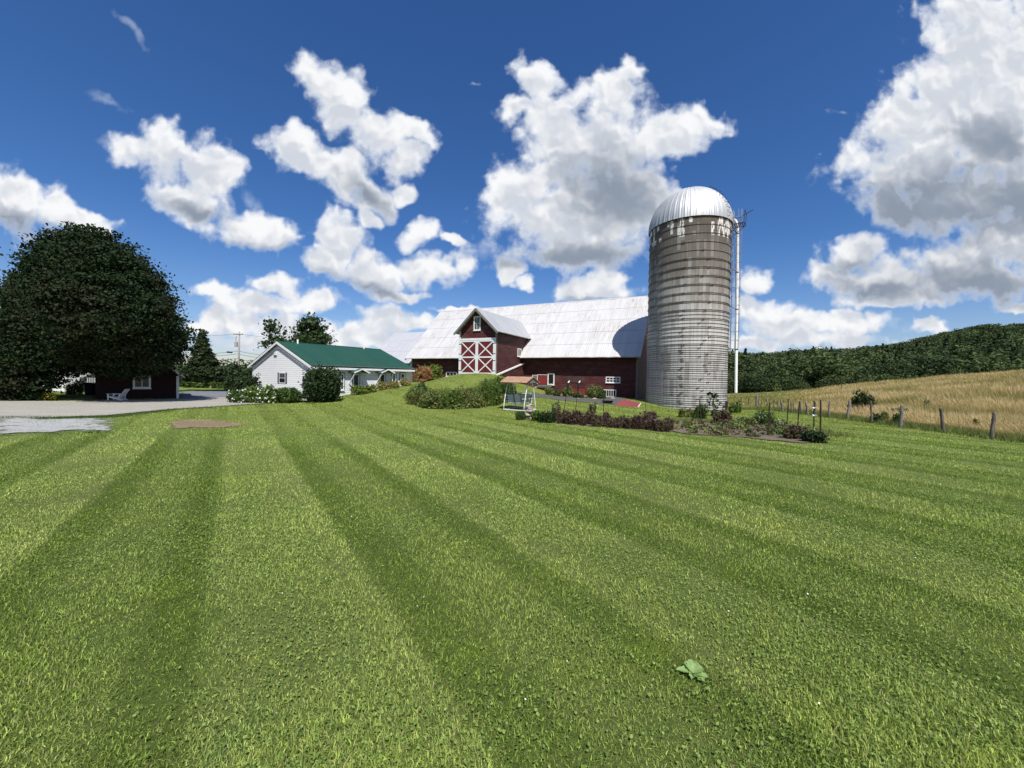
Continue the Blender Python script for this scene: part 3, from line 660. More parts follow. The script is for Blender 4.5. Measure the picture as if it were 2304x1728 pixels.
for _ in range(3600):
    Yd = 108 + (YR-100)*rf.random()**0.85; t = rf.uniform(0.40, 1.52)
    if rf.random() > 0.25 + 0.75*(Yd/YR): continue
    if Yd > YR-24 and 0.735 < t < 0.80: continue          # hay meadow on the hilltop
    h = rf.uniform(8, 14); k = rf.integers(0, 7) if rf.random() < 0.94 - 0.16*(Yd < 260) + 0.06*(Yd > 330) else rf.integers(7, 10)
    spots.append((t*Yd, Yd, float(hill_z(t, Yd))-0.5, h if k < 7 else h*1.1, k))
for _ in range(260):   # edge of the wood beyond the field
    t = rf.uniform(0.42, 1.5); Yd = rf.uniform(100, 116)
    spots.append((t*Yd, Yd, -2.5 + 1.6*max(0, t-0.9), rf.uniform(3.2, 7.5), rf.integers(0, 7) if rf.random() < .75 else rf.integers(7, 10)))
forest('forest', 'dense mixed green forest covering the hill beyond the hay field', spots, L_forest)
spots = []
for _ in range(700):
    t = rf.uniform(-1.5, -0.28); Yd = rf.uniform(105, 330); spots.append((t*Yd, Yd, float(hill_z(t, Yd))-1.0, rf.uniform(5, 9), rf.integers(0, 10)))
for _ in range(150):
    t = rf.uniform(-1.35, -0.45); Yd = rf.uniform(62, 78); spots.append((t*Yd, Yd, tz(t*Yd, Yd)-.3, rf.uniform(2.2, 3.9), rf.integers(0, 7)))
forest('woodland', 'low green woodland beyond the parking lot at the left', spots, L_forest)
# meadow and house on the hilltop
t0, t1 = 0.728, 0.805; mv = []
for yy in (YR-26, YR+4):
    for tt in np.linspace(t0, t1, 12): mv.append((tt*yy, yy, float(hill_z(tt, yy)) + (7.8 if yy > YR else 5.2)))
mo = meshobj('meadow', mv, [(i, i+1, i+13, i+12) for i in range(11)], vary('mown meadow', (0.27, 0.25, 0.13), (0.20, 0.21, 0.09), 0.1, 0.9)); props(mo, 'small pale hay meadow on the far hilltop', 'meadow', kind='structure')
hb = P(1841, 786, YR+3)
hh = thing('farmhouse', 'tiny white farmhouse on top of the distant hill', 'house', hb)
mb = MB(); mb.box(-4, 4, -2.5, 2.5, -3, 2.0); mb.prism([(-4, 2), (4, 2), (0, 3.2)], -2.5, 2.5); mb.obj('wall', m_white, hh)
mb = MB(); mb.prism([(-4.4, 1.95), (-4.4, 2.15), (0, 3.6), (4.4, 2.15), (4.4, 1.95), (0, 3.3)], -2.9, 2.9); mb.obj('roof', m_roof3, hh)

# ------------------------------------------------------------------ barn
ALPHA = R(27)
class Frame:
    """upright local frame: x to the right, y away, z up"""
    def __init__(s, o, ang): s.o = Vector(o); s.a = ang; s.m = Matrix.Translation(s.o) @ Matrix.Rotation(-ang, 4, 'Z'); s.i = s.m.inverted()
    def on(s, u, v, y):
        """local point of a pixel ray on the plane local y = const"""
        c = s.i @ Vector((0, 0, CAM_H)); d = (s.i.to_3x3() @ ray(u, v)); k = (y-c.y)/d.y; return c + d*k
    def onx(s, u, v, x):
        c = s.i @ Vector((0, 0, CAM_H)); d = (s.i.to_3x3() @ ray(u, v)); k = (x-c.x)/d.x; return c + d*k
    def px(s, p): return proj(s.m @ Vector(p))
BF = Frame((12.65, 38.98, 0), ALPHA)
barn = thing('barn', 'long red clapboard barn with white metal roof and high drive dormer', 'barn', BF.o, -ALPHA)
LB, WB, OV = 29.5, 6.6, 0.9; EZ, RZ = 4.1, 11.5; SL = (RZ-EZ)/(WB+OV); WZ = EZ + OV*SL
def part(mb, name, mat, parent=barn, **k): return mb.obj(name, mat, parent, **k)
mb = MB(); th = 0.12
mb.prism([(0.0, -1.5), (0.0, WZ-0.12), (WB, RZ-0.15), (2*WB, WZ-0.12), (2*WB, -1.5)], -LB, 0)   # profile y,z
vs = [(y, x, z) for x, y, z in mb.v]; mb.v = vs; mb.f = [f[::-1] for f in mb.f]
part(mb, 'wall', m_red)
def gable_roof(frame_parent, x0, x1, wb, ov, ez, rz, mat, name='roof', th=0.10, endov=0.4, y0=0.0):
    """two slabs; each slab gets its own object frame so that z follows the slope"""
    half = wb + ov; sl = math.atan2(rz-ez, half); L = half/math.cos(sl)
    for sgn in (1, -1):
        mb = MB(); X0, X1 = x0-endov, x1+endov; nseg = max(2, int((X1-X0)/0.6))
        xs = np.linspace(X0, X1, nseg+1)
        for j in range(nseg):
            mb.box(xs[j], xs[j+1]-0.002, 0, th*(1.0 if j % 2 else 0.93), 0, L)
        # slab frame: x along eave, z up the slope, y outward thickness
        o = mb.obj(name, mat, frame_parent)
        if sgn == 1:
            o.location = (0, y0-ov, ez); o.rotation_euler = (-(math.pi/2-sl), 0, 0)
        else:
            o.location = (x0+x1, y0+2*wb+ov, ez); o.rotation_euler = (-(math.pi/2-sl), 0, math.pi)
        # y axis of the slab points inward-down; flip by building thickness on the outer side
    return
def slab(parent, name, mat, a, b, c, th=0.08, segx=0.6, bul=0.0):
    """roof sheet: a = lower left corner, b = lower right, c = upper left (local coords)"""
    a, b, c = Vector(a), Vector(b), Vector(c); ex = (b-a); W = ex.length; ex.normalize(); ez = (c-a); L = ez.length; ez.normalize(); ny_ = ex.cross(ez).normalized()
    mtx = Matrix((ex, -ny_, ez)).transposed().to_4x4(); mtx.translation = a
    mb = MB(); n = max(1, int(W/segx)); xs = np.linspace(0, W, n+1)
    nz_ = 6; zs = np.linspace(0, L, nz_+1)
    r2 = np.random.default_rng(int(W*100)); vs = []; 
    wob = r2.normal(0, 0.012, (nz_+1, n+1))*bul
    for i, z in enumerate(zs):
        for j, x in enumerate(xs): vs.append((x, wob[i, j]-th, z - (0.03*r2.random() if (i == 0 and bul) else 0)))
    nb = len(vs)
    for i, z in enumerate(zs):
        for j, x in enumerate(xs): vs.append((x, 0.0, z))
    w = n+1; fs = []
    for i in range(nz_):
        for j in range(n):
            k = i*w+j; fs.append((k, k+1, k+w+1, k+w)); k += nb; fs.append((k+w, k+w+1, k+1, k))
    for j in range(n): fs.append((j+1, j, nb+j, nb+j+1)); k = nz_*w+j; fs.append((k, k+1, nb+k+1, nb+k))
    for i in range(nz_): k = i*w; fs.append((k, k+w, nb+k+w, nb+k)); k = i*w+n; fs.append((k+w, k, nb+k, nb+k+w))
    mb.add(vs, fs); o = mb.obj(name, mat, parent); o.matrix_local = mtx; return o
slab(barn, 'roof', m_roof, (-LB-0.4, -OV, EZ), (0.4, -OV, EZ), (-LB-0.4, WB, RZ), bul=1.0)
slab(barn, 'roof', m_roof, (0.4, 2*WB+OV, EZ), (-LB-0.4, 2*WB+OV, EZ), (0.4, WB, RZ), bul=1.0)
mb = MB(); mb.prism([(-0.16, -0.14), (0.16, -0.14), (0.0, 0.04)], -LB-0.42, 0.42)
vs = [(y, x+WB, z+RZ+0.1) for x, y, z in mb.v]; mb.v = vs; part(mb, 'ridge_cap', m_roof3)
# rafter-tail shade board under the eave, corner boards, rake boards
mb = MB(); mb.box(-0.14, 0.03, -0.035, 0.16, -1.5, EZ+0.55); part(mb, 'corner_board', m_greywood)
mb = MB(); mb.box(-LB-0.03, -LB+0.14, -0.035, 0.16, -1.0, EZ+0.55); part(mb, 'corner_board', m_greywood)
mb = MB(); mb.bar((0.36, -OV, EZ-0.12), (0.36, WB, RZ-0.12), 0.05, 0.22); mb.bar((0.36, 2*WB+OV, EZ-0.12), (0.36, WB, RZ-0.12), 0.05, 0.22); part(mb, 'rake_board', m_greywood)
mb = MB(); mb.bar((-LB-0.36, -OV, EZ-0.12), (-LB-0.36, WB, RZ-0.12), 0.05, 0.2); part(mb, 'rake_board', m_oldwhite)

def window(parent, x0, x1, z0, z1, y, nx, nz, frame=m_oldwhite, fw=0.09, name='window', glass=m_glass, sill=True, out=0.06, mun=0.035, axis='y', sgn=-1, label=None):
    """window on a wall plane; frame stands proud of it"""
    def bx(mb, a, b, c0, c1, d, e):
        if axis == 'y': mb.box(a, b, y+min(sgn*c0, sgn*c1), y+max(sgn*c0, sgn*c1), d, e)
        else: mb.box(y+min(sgn*c0, sgn*c1), y+max(sgn*c0, sgn*c1), a, b, d, e)
    mb = MB(); bx(mb, x0, x0+fw, 0.0, out, z0, z1); bx(mb, x1-fw, x1, 0, out, z0, z1)
    bx(mb, x0+fw, x1-fw, 0, out, z1-fw, z1); bx(mb, x0+fw, x1-fw, 0, out, z0, z0+fw)
    if sill: bx(mb, x0-0.03, x1+0.03, 0, out+0.05, z0-0.05, z0-0.002)
    ix0, ix1, iz0, iz1 = x0+fw, x1-fw, z0+fw, z1-fw
    for i in range(1, nx):
        c = ix0+(ix1-ix0)*i/nx; bx(mb, c-mun/2, c+mun/2, 0, out*0.7, iz0, iz1)
    for j in range(1, nz):
        c = iz0+(iz1-iz0)*j/nz; bx(mb, ix0, ix1, 0, out*0.66, c-mun/2, c+mun/2)
    w = mb.obj(name, frame, parent)
    if label: w['label'] = label
    mb = MB(); bx(mb, ix0, ix1, 0.004, 0.018, iz0, iz1); mb.obj('pane', glass, w)
    return w
def rect_on(fr, u0, v0, u1, v1, y):
    a = fr.on(u0, v1, y); b_ = fr.on(u1, v0, y); return a.x, b_.x, a.z, b_.z
def bwin(u0, v0, u1, v1, nx, nz, **k):
    x0, x1, z0, z1 = rect_on(BF, u0, v0, u1, v1, 0.0); return window(barn, x0, x1, z0, z1, 0.0, nx, nz, **k)
bwin(1363, 848, 1396, 861, 4, 2, frame=m_white, mun=0.06, label='wide white window of eight small panes')
bwin(1358, 877, 1387, 893, 5, 1, frame=m_white, mun=0.04, label='low white barred cellar window')
bwin(1232, 840, 1248, 866, 1, 1, fw=0.13, glass=m_dark, label='open dark window with peeling white frame')
bwin(1004, 837, 1029, 847, 3, 1, frame=m_oldwhite, label='low cellar window left of the drive door')
def panel(u0, v0, u1, v1, mat, name, th=0.04, trim=None, label=None, y=0.0):
    x0, x1, z0, z1 = rect_on(BF, u0, v0, u1, v1, y); mb = MB(); n = max(1, int((z1-z0)/0.2))
    for i in range(n): mb.box(x0, x1, -th-0.004*(i % 2), 0.0, z0+(z1-z0)*i/n, z0+(z1-z0)*(i+1)/n-0.008)
    o = mb.obj(name, mat, barn)
    if label: o['label'] = label
    if trim:
        mb = MB(); mb.box(x0-0.07, x0, -th-0.03, 0, z0, z1+0.06); mb.box(x0, x1, -th-0.03, 0, z1, z1+0.06); mb.obj('trim', trim, o)
    return o
panel(1210, 844, 1232, 864, m_redpanel, 'shutter', trim=m_oldwhite, label='red board shutter with white edge')
panel(1199, 845, 1209, 862, m_greywood, 'shutter', trim=m_oldwhite, label='grey bare wood shutter')
panel(1205, 872, 1228, 887, m_redpanel, 'hatch', trim=m_oldwhite, label='low red hatch under the shutters')
panel(1291, 875, 1317, 891, m_redpanel, 'hatch', label='low red hatch near the middle')
panel(1276, 847, 1310, 860, vary('bare boards', (0.085, 0.045, 0.04), (0.05, 0.03, 0.028), 4, 0.8), 'boarded_opening', label='boarded window opening')
panel(1211, 866, 1242, 869.5, m_greywood, 'ledge', th=0.25, label='grey wooden ledge')

# drive dormer
WY = 0.0
fd = -6.3                                   # local y of the dormer front
pR = BF.on(1115.5, 840, fd); pL = BF.on(1033.5, 840, fd)
xL, xR = pL.x, pR.x; zb = pR.z - 0.8
zeav = BF.on(1118.7, 746.7, fd-0.5).z; zpk = BF.on(1071, 693.5, fd-0.5).z
xm = (xL+xR)/2; hw = (xR-xL)/2; dov = 0.42
dsl = (zpk-zeav)/(hw+dov); zw = zeav + dov*dsl
yb = (zpk-EZ)/SL - OV                      # where its ridge meets the roof
mb = MB(); mb.prism([(xL, -0.8), (xR, -0.8), (xR, zw-0.1), (xm, zpk-0.14), (xL, zw-0.1)], fd, yb+1.0); part(mb, 'dormer_wall', m_red)
fy = fd-0.5
o1 = slab(barn, 'dormer_roof', m_roof2, (xR+dov, fy, zeav), (xR+dov, yb+2.2, zeav), (xm, fy, zpk), bul=0.5)
o2 = slab(barn, 'dormer_roof', m_roof2, (xL-dov, yb+2.2, zeav), (xL-dov, fy, zeav), (xm, yb+2.2, zpk), bul=0.5)
mb = MB()
mb.bar((xR+dov+0.02, fy-0.02, zeav-0.10), (xm, fy-0.02, zpk-0.10), 0.05, 0.2); mb.bar((xL-dov-0.02, fy-0.02, zeav-0.10), (xm, fy-0.02, zpk-0.10), 0.05, 0.2)
part(mb, 'dormer_rake_board', m_greywood)
mb = MB(); mb.box(xL-0.03, xL+0.12, fd-0.04, fd+0.12, zb, zw-0.1); part(mb, 'dormer_corner_board', m_oldwhite)
mb = MB(); mb.box(xR-0.12, xR+0.035, fd-0.04, fd+0.14, zb, zw-0.1); part(mb, 'dormer_corner_board', m_greywood)
x0, x1, z0, z1 = rect_on(BF, 1066, 711, 1082, 744, fd)
window(barn, x0, x1, z0, z1, fd, 3, 2, fw=0.13, name='gable_window', label='tall peeling gable window above the drive door')
# big double door: two leaves, each two crossed panels
x0, x1, z0, z1 = rect_on(BF, 1035, 764.5, 1113.5, 841, fd)
mid = (x0+x1)/2; zm = (z0+z1)/2
mb = MB(); mb.box(x0-0.13, x0-0.01, fd-0.09, fd, z0-0.1, z1); mb.box(x1+0.01, x1+0.16, fd-0.09, fd, z0-0.1, z1); mb.box(x0-0.13, x1+0.16, fd-0.10, fd, z1+0.01, z1+0.22); part(mb, 'door_frame', m_white)
for a, b_ in ((x0, mid-0.01), (mid+0.01, x1)):
    mb = MB(); nb = 9
    for i in range(nb): mb.box(a+(b_-a)*i/nb, a+(b_-a)*(i+1)/nb-0.012, fd-0.05, fd-0.01, z0, z1)
    leaf = part(mb, 'barn_door', m_door)
    mb = MB(); w = 0.15; yy0, yy1 = fd-0.085, fd-0.052
    mb.box(a, a+w, yy0, yy1, z0, z1); mb.box(b_-w, b_, yy0, yy1, z0, z1)
    for zc in (z0+w/2, zm, z1-w/2): mb.box(a+w, b_-w, yy0, yy1, zc-w/2, zc+w/2)
    mb.obj('rail', m_white, leaf)
    for q0, q1 in ((z0+w, zm-w/2), (zm+w/2, z1-w)):
        for sg in (0, 1):
            mb = MB(); za, zb_ = (q0, q1) if sg else (q1, q0)
            mb.bar((a+w, fd-0.062-0.006*sg, za), (b_-w, fd-0.062-0.006*sg, zb_), 0.03, 0.11, up=(0, 0, 1)); mb.obj('brace', m_white, leaf)
    hx = a if a == x0 else b_
    for zc in (z0+0.35, zm-0.35, zm+0.35, z1-0.35):
        mb = MB(); mb.box(min(hx-0.14, hx+0.14)-(0 if a == x0 else .12), max(hx-0.14, hx+0.14)+(0.12 if a == x0 else 0), fd-0.105, fd-0.09, zc-0.028, zc+0.028); mb.obj('hinge', m_steel, leaf)
# side wall window of the dormer
pa, pb = BF.onx(1164, 802, xR), BF.onx(1172.5, 785, xR)
window(barn, pa.y, pb.y, pa.z, pb.z, xR, 2, 1, axis='x', sgn=1, fw=0.10, name='side_window', label='small upright window in the dormer side')
# wing wall and its sloping coping beside the ramp
q0, q1 = BF.onx(1117, 845, xR+0.12), BF.onx(1177, 818, xR+0.12)
mb = MB(); mb.bar((xR+0.14, q0.y-0.2, q0.z), (xR+0.14, -0.02, q1.z+0.02), 0.22, 0.13); part(mb, 'coping', m_oldwhite)
vs = [(xR+0.06, q0.y, -0.8), (xR+0.06, -0.01, -0.8), (xR+0.06, -0.01, q1.z-0.05), (xR+0.06, q0.y, q0.z-0.05)]
vs2 = [(x+0.12, y, z) for x, y, z in vs]
mb = MB(); mb.add(vs+vs2, [(0, 1, 2, 3), (7, 6, 5, 4), (0, 4, 5, 1), (1, 5, 6, 2), (2, 6, 7, 3), (3, 7, 4, 0)]); part(mb, 'wing_wall', m_red)
# diagonal stay under the left eave
mb = MB(); a = BF.on(965, 812, -0.05); b_ = BF.on(978, 826, -0.05); mb.bar(a, b_, 0.06, 0.08); part(mb, 'stay', m_greywood)

# second barn, mostly hidden behind
B2 = Frame((-13.3, 60.5, 0), ALPHA)
barn2 = thing('hay_barn', 'grey roofed barn end showing behind the long white roof', 'barn', B2.o, -ALPHA)
e2 = B2.on(917, 814, -0.5).z; r2z = CAM_H + 0; rp = B2.on(888, 750.5, 7.0)
r2z = rp.z; xr2 = B2.on(925, 812, 0).x
xl2 = rp.x
mb = MB(); mb.prism([(0, -1), (0, e2), (7, r2z-0.2), (14, e2), (14, -1)], xl2+0.3, xr2); mb.v = [(y, x, z) for x, y, z in mb.v]; mb.f = [f[::-1] for f in mb.f]; mb.obj('wall', m_greywood, barn2)
slab(barn2, 'roof', m_roof3, (xl2, -0.5, e2-0.3), (xr2, -0.5, e2-0.3), (xl2, 7, r2z)); slab(barn2, 'roof', m_roof3, (xr2, 14.5, e2-0.3), (xl2, 14.5, e2-0.3), (xr2, 7, r2z))

# ------------------------------------------------------------------ silo
SX, SY, SR, SB, ST = 15.40, 34.3, 3.27, -1.2, 15.12
silo = thing('silo', 'tall grey concrete stave silo with ribbed metal dome', 'silo', (SX, SY, 0))
n = 144; hs_ = np.linspace(SB, ST, 24); vs, uv, fs = [], [], []
for z in hs_:
    for k in range(n+1):
        a = 2*math.pi*k/n; vs.append((SR*math.cos(a), SR*math.sin(a), z)); uv.append((a*SR, z))
for i in range(len(hs_)-1):
    for k in range(n): q = i*(n+1)+k; fs.append((q, q+1, q+n+2, q+n+1))
m_conc, t, b = new_mat('silo staves')
uvn = t.nodes.new('ShaderNodeUVMap').outputs[0]; p = objc(t); sp = t.nodes.new('ShaderNodeSeparateXYZ'); t.links.new(p, sp.inputs[0]); zz = sp.outputs['Z']
su = t.nodes.new('ShaderNodeSeparateXYZ'); t.links.new(uvn, su.inputs[0])
CH = 0.70
colx = M(t, 'DIVIDE', su.outputs['X'], 2*math.pi*SR/72); ci = M(t, 'FLOOR', colx); odd = M(t, 'MODULO', ci, 2.0)
rowf = M(t, 'ADD', M(t, 'DIVIDE', M(t, 'ADD', su.outputs['Y'], 0.05), 2*CH), M(t, 'MULTIPLY', odd, 0.5)); ri = M(t, 'FLOOR', rowf)
cb = t.nodes.new('ShaderNodeCombineXYZ'); t.links.new(ci, cb.inputs[0]); t.links.new(ri, cb.inputs[1])
wn_ = t.nodes.new('ShaderNodeTexWhiteNoise'); wn_.noise_dimensions = '2D'; t.links.new(cb.outputs[0], wn_.inputs['Vector']); rnd = wn_.outputs['Value']
h1 = MR(t, zz, 5.5, 15.0); hn = M(t, 'ADD', h1, M(t, 'MULTIPLY', M(t, 'SUBTRACT', noise(t, p, 0.5, 4), 0.5), 0.7))
base = MIX(t, MR(t, hn, 0.0, 0.55), (0.53, 0.51, 0.49), (0.20, 0.18, 0.16))
base = MIX(t, MR(t, hn, 0.5, 0.95), base, (0.105, 0.09, 0.078))
streak = noise(t, VM(t, 'MULTIPLY', p, (3.2, 3.2, 0.22)), 1.6, 6, 0.7)
base = MIX(t, MR(t, streak, 0.50, 0.70, 0, 0.5), base, (0.16, 0.14, 0.125))
base = MIX(t, MR(t, streak, 0.42, 0.30, 0, 0.35), base, (0.62, 0.61, 0.60))
base = MIX(t, M(t, 'MULTIPLY', MR(t, rnd, 0.0, 0.3, 1, 0), 0.45), base, (0.15, 0.13, 0.115))
base = MIX(t, MR(t, rnd, 0.75, 1.0, 0, 0.2), base, (0.66, 0.65, 0.64))
wp = M(t, 'MULTIPLY', MR(t, zz, ST-1.55, ST-1.5), M(t, 'MULTIPLY', MR(t, rnd, 0.62, 0.66), MR(t, noise(t, VM(t, 'MULTIPLY', p, (5, 5, 1.2)), 1.6, 3), 0.42, 0.50)))
base = MIX(t, wp, base, (0.66, 0.64, 0.62))
cf = M(t, 'FRACT', colx); rfz = M(t, 'FRACT', rowf)
j1 = MR(t, M(t, 'ABSOLUTE', M(t, 'SUBTRACT', cf, 0.5)), 0.45, 0.5); j2 = MR(t, M(t, 'ABSOLUTE', M(t, 'SUBTRACT', rfz, 0.5)), 0.485, 0.5)
jj = M(t, 'MAXIMUM', j1, j2); base = MIX(t, M(t, 'MULTIPLY', jj, 0.45), base, (0.07, 0.065, 0.06))
t.links.new(base, b.inputs['Base Color']); b.inputs['Roughness'].default_value = 0.9; b.inputs['Specular IOR Level'].default_value = 0.2
bump(t, b, M(t, 'SUBTRACT', M(t, 'MULTIPLY', noise(t, p, 8, 5), 0.4), jj), 0.5, 0.03)
meshobj('wall', vs, np.array(fs), m_conc, silo, smooth=True, uv=uv)
# dome with raised gore seams
m_dome, t, b = new_mat('dome aluminium'); b.inputs['Metallic'].default_value = 0.45; b.inputs['Roughness'].default_value = 0.5
p = objc(t); t.links.new(MIX(t, MR(t, noise(t, p, 1.2, 5), 0.3, 0.7), (0.46, 0.465, 0.47), (0.58, 0.585, 0.59)), b.inputs['Base Color'])
ng = 48; sub = 6; nk = ng*sub; vs, fs = [], []; nr = 22; DH = 3.52
for i in range(nr+1):
    e = (math.pi/2)*i/nr
    for k in range(nk):
        a = 2*math.pi*k/nk; ph = k % sub; off = 0.085 if ph == 0 else (0.0 if ph in (1, sub-1) else 0.018)
        r_ = (SR+0.06+off)*math.cos(e) if i < nr else 0.12; vs.append((r_*math.cos(a), r_*math.sin(a), ST-0.02+DH*math.sin(e)+(0.02 if ph == 0 else 0)))
for i in range(nr):
    for k in range(nk): k2 = (k+1) % nk; fs.append((i*nk+k, i*nk+k2, (i+1)*nk+k2, (i+1)*nk+k))
dome = meshobj('dome', vs, np.array(fs), m_dome, silo, smooth=False)
mb = MB(); mb.tube([(0, 0, ST+DH-0.05), (0, 0, ST+DH+0.03)], [0.25, 0.1], 16); mb.obj('dome_cap', m_dome, dome)
mb = MB(); pts = [((SR+0.05)*math.cos(a), (SR+0.05)*math.sin(a), ST-0.02) for a in np.linspace(0, 2*math.pi, 97)]; mb.tube(pts, 0.045, 6, cap=False); mb.obj('dome_rim', m_steel, dome)
# steel hoops: one mesh per hoop object, shared data, turned so that the lugs wander
def hoop_mesh(off):
    mb = MB(); rr_ = SR+0.022
    mb.tube([(rr_*math.cos(a), rr_*math.sin(a), 0) for a in np.linspace(0, 2*math.pi, 97)], 0.015, 5, cap=False)
    for q in (0.0, 2.1, 4.2):
        for s_ in (-1, 1):
            a = q+0.02*s_; mb.box(-0.045, 0.045, -0.035, 0.035, -0.032, 0.032, Matrix.Translation((rr_*math.cos(a), rr_*math.sin(a), s_*0.012)) @ Matrix.Rotation(a+math.pi/2, 4, 'Z'))
    return mb
h0 = None; hoops = []
crs = [ST - CH*0.98*i for i in range(1, 25)]
for i, z in enumerate(crs):
    if z < -0.9: break
    if i < 4: hoops.append(z)
    elif i < 11: hoops += [z+0.055, z-0.055]
    elif i < 15: hoops += [z+0.06, z-0.06, z+CH/2]
    else: hoops += [z+0.06, z-0.08, z+CH*0.33, z+CH*0.60]
view_a = math.atan2(-SY, -SX)
for i, z in enumerate(hoops):
    if z < -0.85: continue
    if h0 is None: h0 = hoop_mesh(0).obj('hoop', m_steel, silo, smooth=False); o = h0
    else: o = h0.copy(); COL.objects.link(o); o.parent = silo
    o.location = (0, 0, z)
    ang = view_a + (0.42 + 0.14*math.sin(i*1.3) if i % 2 else -0.10 + 0.03*math.sin(i*2.1)); o.rotation_euler = (0, 0, ang)
# ladder with cage, dome rungs, filler pipe, hatch at the foot
la = view_a + R(77); lr = Vector((math.cos(la), math.sin(la), 0)); ltn = Vector((-math.sin(la), math.cos(la), 0))
mb = MB()
for s_ in (-1, 1): mb.bar(lr*(SR+0.16)+ltn*0.2*s_+Vector((0, 0, 4.2)), lr*(SR+0.16)+ltn*0.2*s_+Vector((0, 0, ST+0.9)), 0.045, 0.03)
for z in np.arange(4.4, ST+0.8, 0.32): mb.bar(lr*(SR+0.16)+ltn*0.2+Vector((0, 0, z)), lr*(SR+0.16)-ltn*0.2+Vector((0, 0, z)), 0.022, 0.022)
for z in np.arange(4.6, ST, 1.6):
    for s_ in (-1, 1): mb.bar(lr*(SR-0.02)+ltn*0.2*s_+Vector((0, 0, z)), lr*(SR+0.16)+ltn*0.2*s_+Vector((0, 0, z)), 0.03, 0.03)
ladder = mb.obj('ladder', m_galv, silo)
mb = MB()
for z in np.arange(4.6, ST+1.0, 0.72):
    mb.tube([lr*(SR+0.16+0.62*math.sin(q))+ltn*0.36*math.cos(q)*(1 if abs(math.cos(q)) < .99 else .56)+Vector((0, 0, z)) for q in np.linspace(0, math.pi, 11)], 0.014, 5)
for q in (0.6, 1.1, 1.57, 2.04, 2.54): mb.bar(lr*(SR+0.16+0.62*math.sin(q))+ltn*0.36*math.cos(q)+Vector((0, 0, 4.6)), lr*(SR+0.16+0.62*math.sin(q))+ltn*0.36*math.cos(q)+Vector((0, 0, ST+0.95)), 0.022, 0.012)
mb.obj('cage', m_galv, ladder)
mb = MB()
for s_ in (-1, 1):
    mb.bar(lr*(SR+0.1)+ltn*0.5*s_+Vector((0, 0, ST-0.35)), lr*(SR+0.95)+ltn*0.5*s_+Vector((0, 0, ST-0.35)), 0.05, 0.05)
    mb.bar(lr*(SR+0.05)+ltn*0.5*s_+Vector((0, 0, ST-1.0)), lr*(SR+0.9)+ltn*0.5*s_+Vector((0, 0, ST-0.35)), 0.04, 0.04)
    mb.bar(lr*(SR+0.95)+ltn*0.5*s_+Vector((0, 0, ST-0.35)), lr*(SR+1.0)+ltn*0.5*s_+Vector((0, 0, ST+0.65)), 0.035, 0.035)
mb.bar(lr*(SR+1.0)+ltn*0.5+Vector((0, 0, ST+0.62)), lr*(SR+1.0)-ltn*0.5+Vector((0, 0, ST+0.62)), 0.035, 0.035)
for r_ in np.linspace(0.25, 0.95, 6): mb.bar(lr*(SR+r_)+ltn*0.5+Vector((0, 0, ST-0.32)), lr*(SR+r_)-ltn*0.5+Vector((0, 0, ST-0.32)), 0.06, 0.02)
mb.bar(lr*(SR+0.4)+Vector((0, 0, ST+0.2)), lr*(SR+1.5)+ltn*0.2+Vector((0, 0, ST+0.75)), 0.05, 0.05)
mb.obj('platform', m_steel, silo)
for sgn in (0,):
    for e in np.linspace(0.12, 1.0, 8):
        mb = MB(); aa = view_a + R(58); d0 = Vector((math.cos(aa), math.sin(aa), 0)); tt = Vector((-math.sin(aa), math.cos(aa), 0))
        c = d0*(SR+0.22)*math.cos(e)+Vector((0, 0, ST+(DH+0.16)*math.sin(e))); mb.bar(c-tt*0.22, c+tt*0.22, 0.03, 0.03)
        c2 = d0*(SR+0.04)*math.cos(e)+Vector((0, 0, ST+DH*math.sin(e)))
        mb.bar(c-tt*0.22, c2-tt*0.22, 0.02, 0.02); mb.bar(c+tt*0.22, c2+tt*0.22, 0.02, 0.02); mb.obj('rung', m_steel, dome)
pw = P(1655.5, 884, 33.9); ptop = P(1659.5, 507, 33.9)
pl = lambda q: Vector((q.x-SX, q.y-SY, q.z))
a, b_ = pl(pw), pl(ptop)
mb = MB(); mb.tube([a, a+Vector((0, 0, .02)), a+Vector((0, 0, .06)), a.lerp(b_, .5), b_, b_+Vector((-.22, 0, .42)), b_+Vector((-.75, 0, .55))], 0.125, 14)
pipe = mb.obj('filler_pipe', m_pipe, silo, smooth=True)
for k in (0.26, 0.5, 0.72, 0.95):
    c = a.lerp(b_, k); mb = MB(); mb.tube([c-Vector((0, 0, .04)), c+Vector((0, 0, .04))], 0.14, 14); mb.bar(c, Vector((lr.x*SR, lr.y*SR, c.z)), 0.04, 0.04); mb.obj('bracket', m_steel, pipe)
ha = math.atan2(*(lambda w: (w.y, w.x))(pl(P(1627, 912, 32.4)))); hm = Matrix.Rotation(ha, 4, 'Z')
hz0, hz1 = pl(P(1627, 922, 32.0)).z, pl(P(1627, 905, 32.0)).z
mb = MB(); mb.box(SR-0.05, SR+0.03, -0.28, 0.28, hz0, hz1, hm); hatch = mb.obj('hatch_opening', m_dark, silo)
mb = MB(); mb.box(SR-0.05, SR+0.07, -0.36, -0.28, hz0-0.05, hz1+0.06, hm); mb.box(SR-0.05, SR+0.07, 0.28, 0.36, hz0-0.05, hz1+0.06, hm); mb.box(SR-0.05, SR+0.07, -0.28, 0.28, hz1, hz1+0.06, hm); mb.obj('hatch_frame', m_steel, hatch)

# ------------------------------------------------------------------ white house with the green roof
BETA = R(34)
HF = Frame((0, 0, 0), BETA)
YC = 28.0
g0 = P(700, 823.5, YC); corner = Vector((g0.x, g0.y, 0))
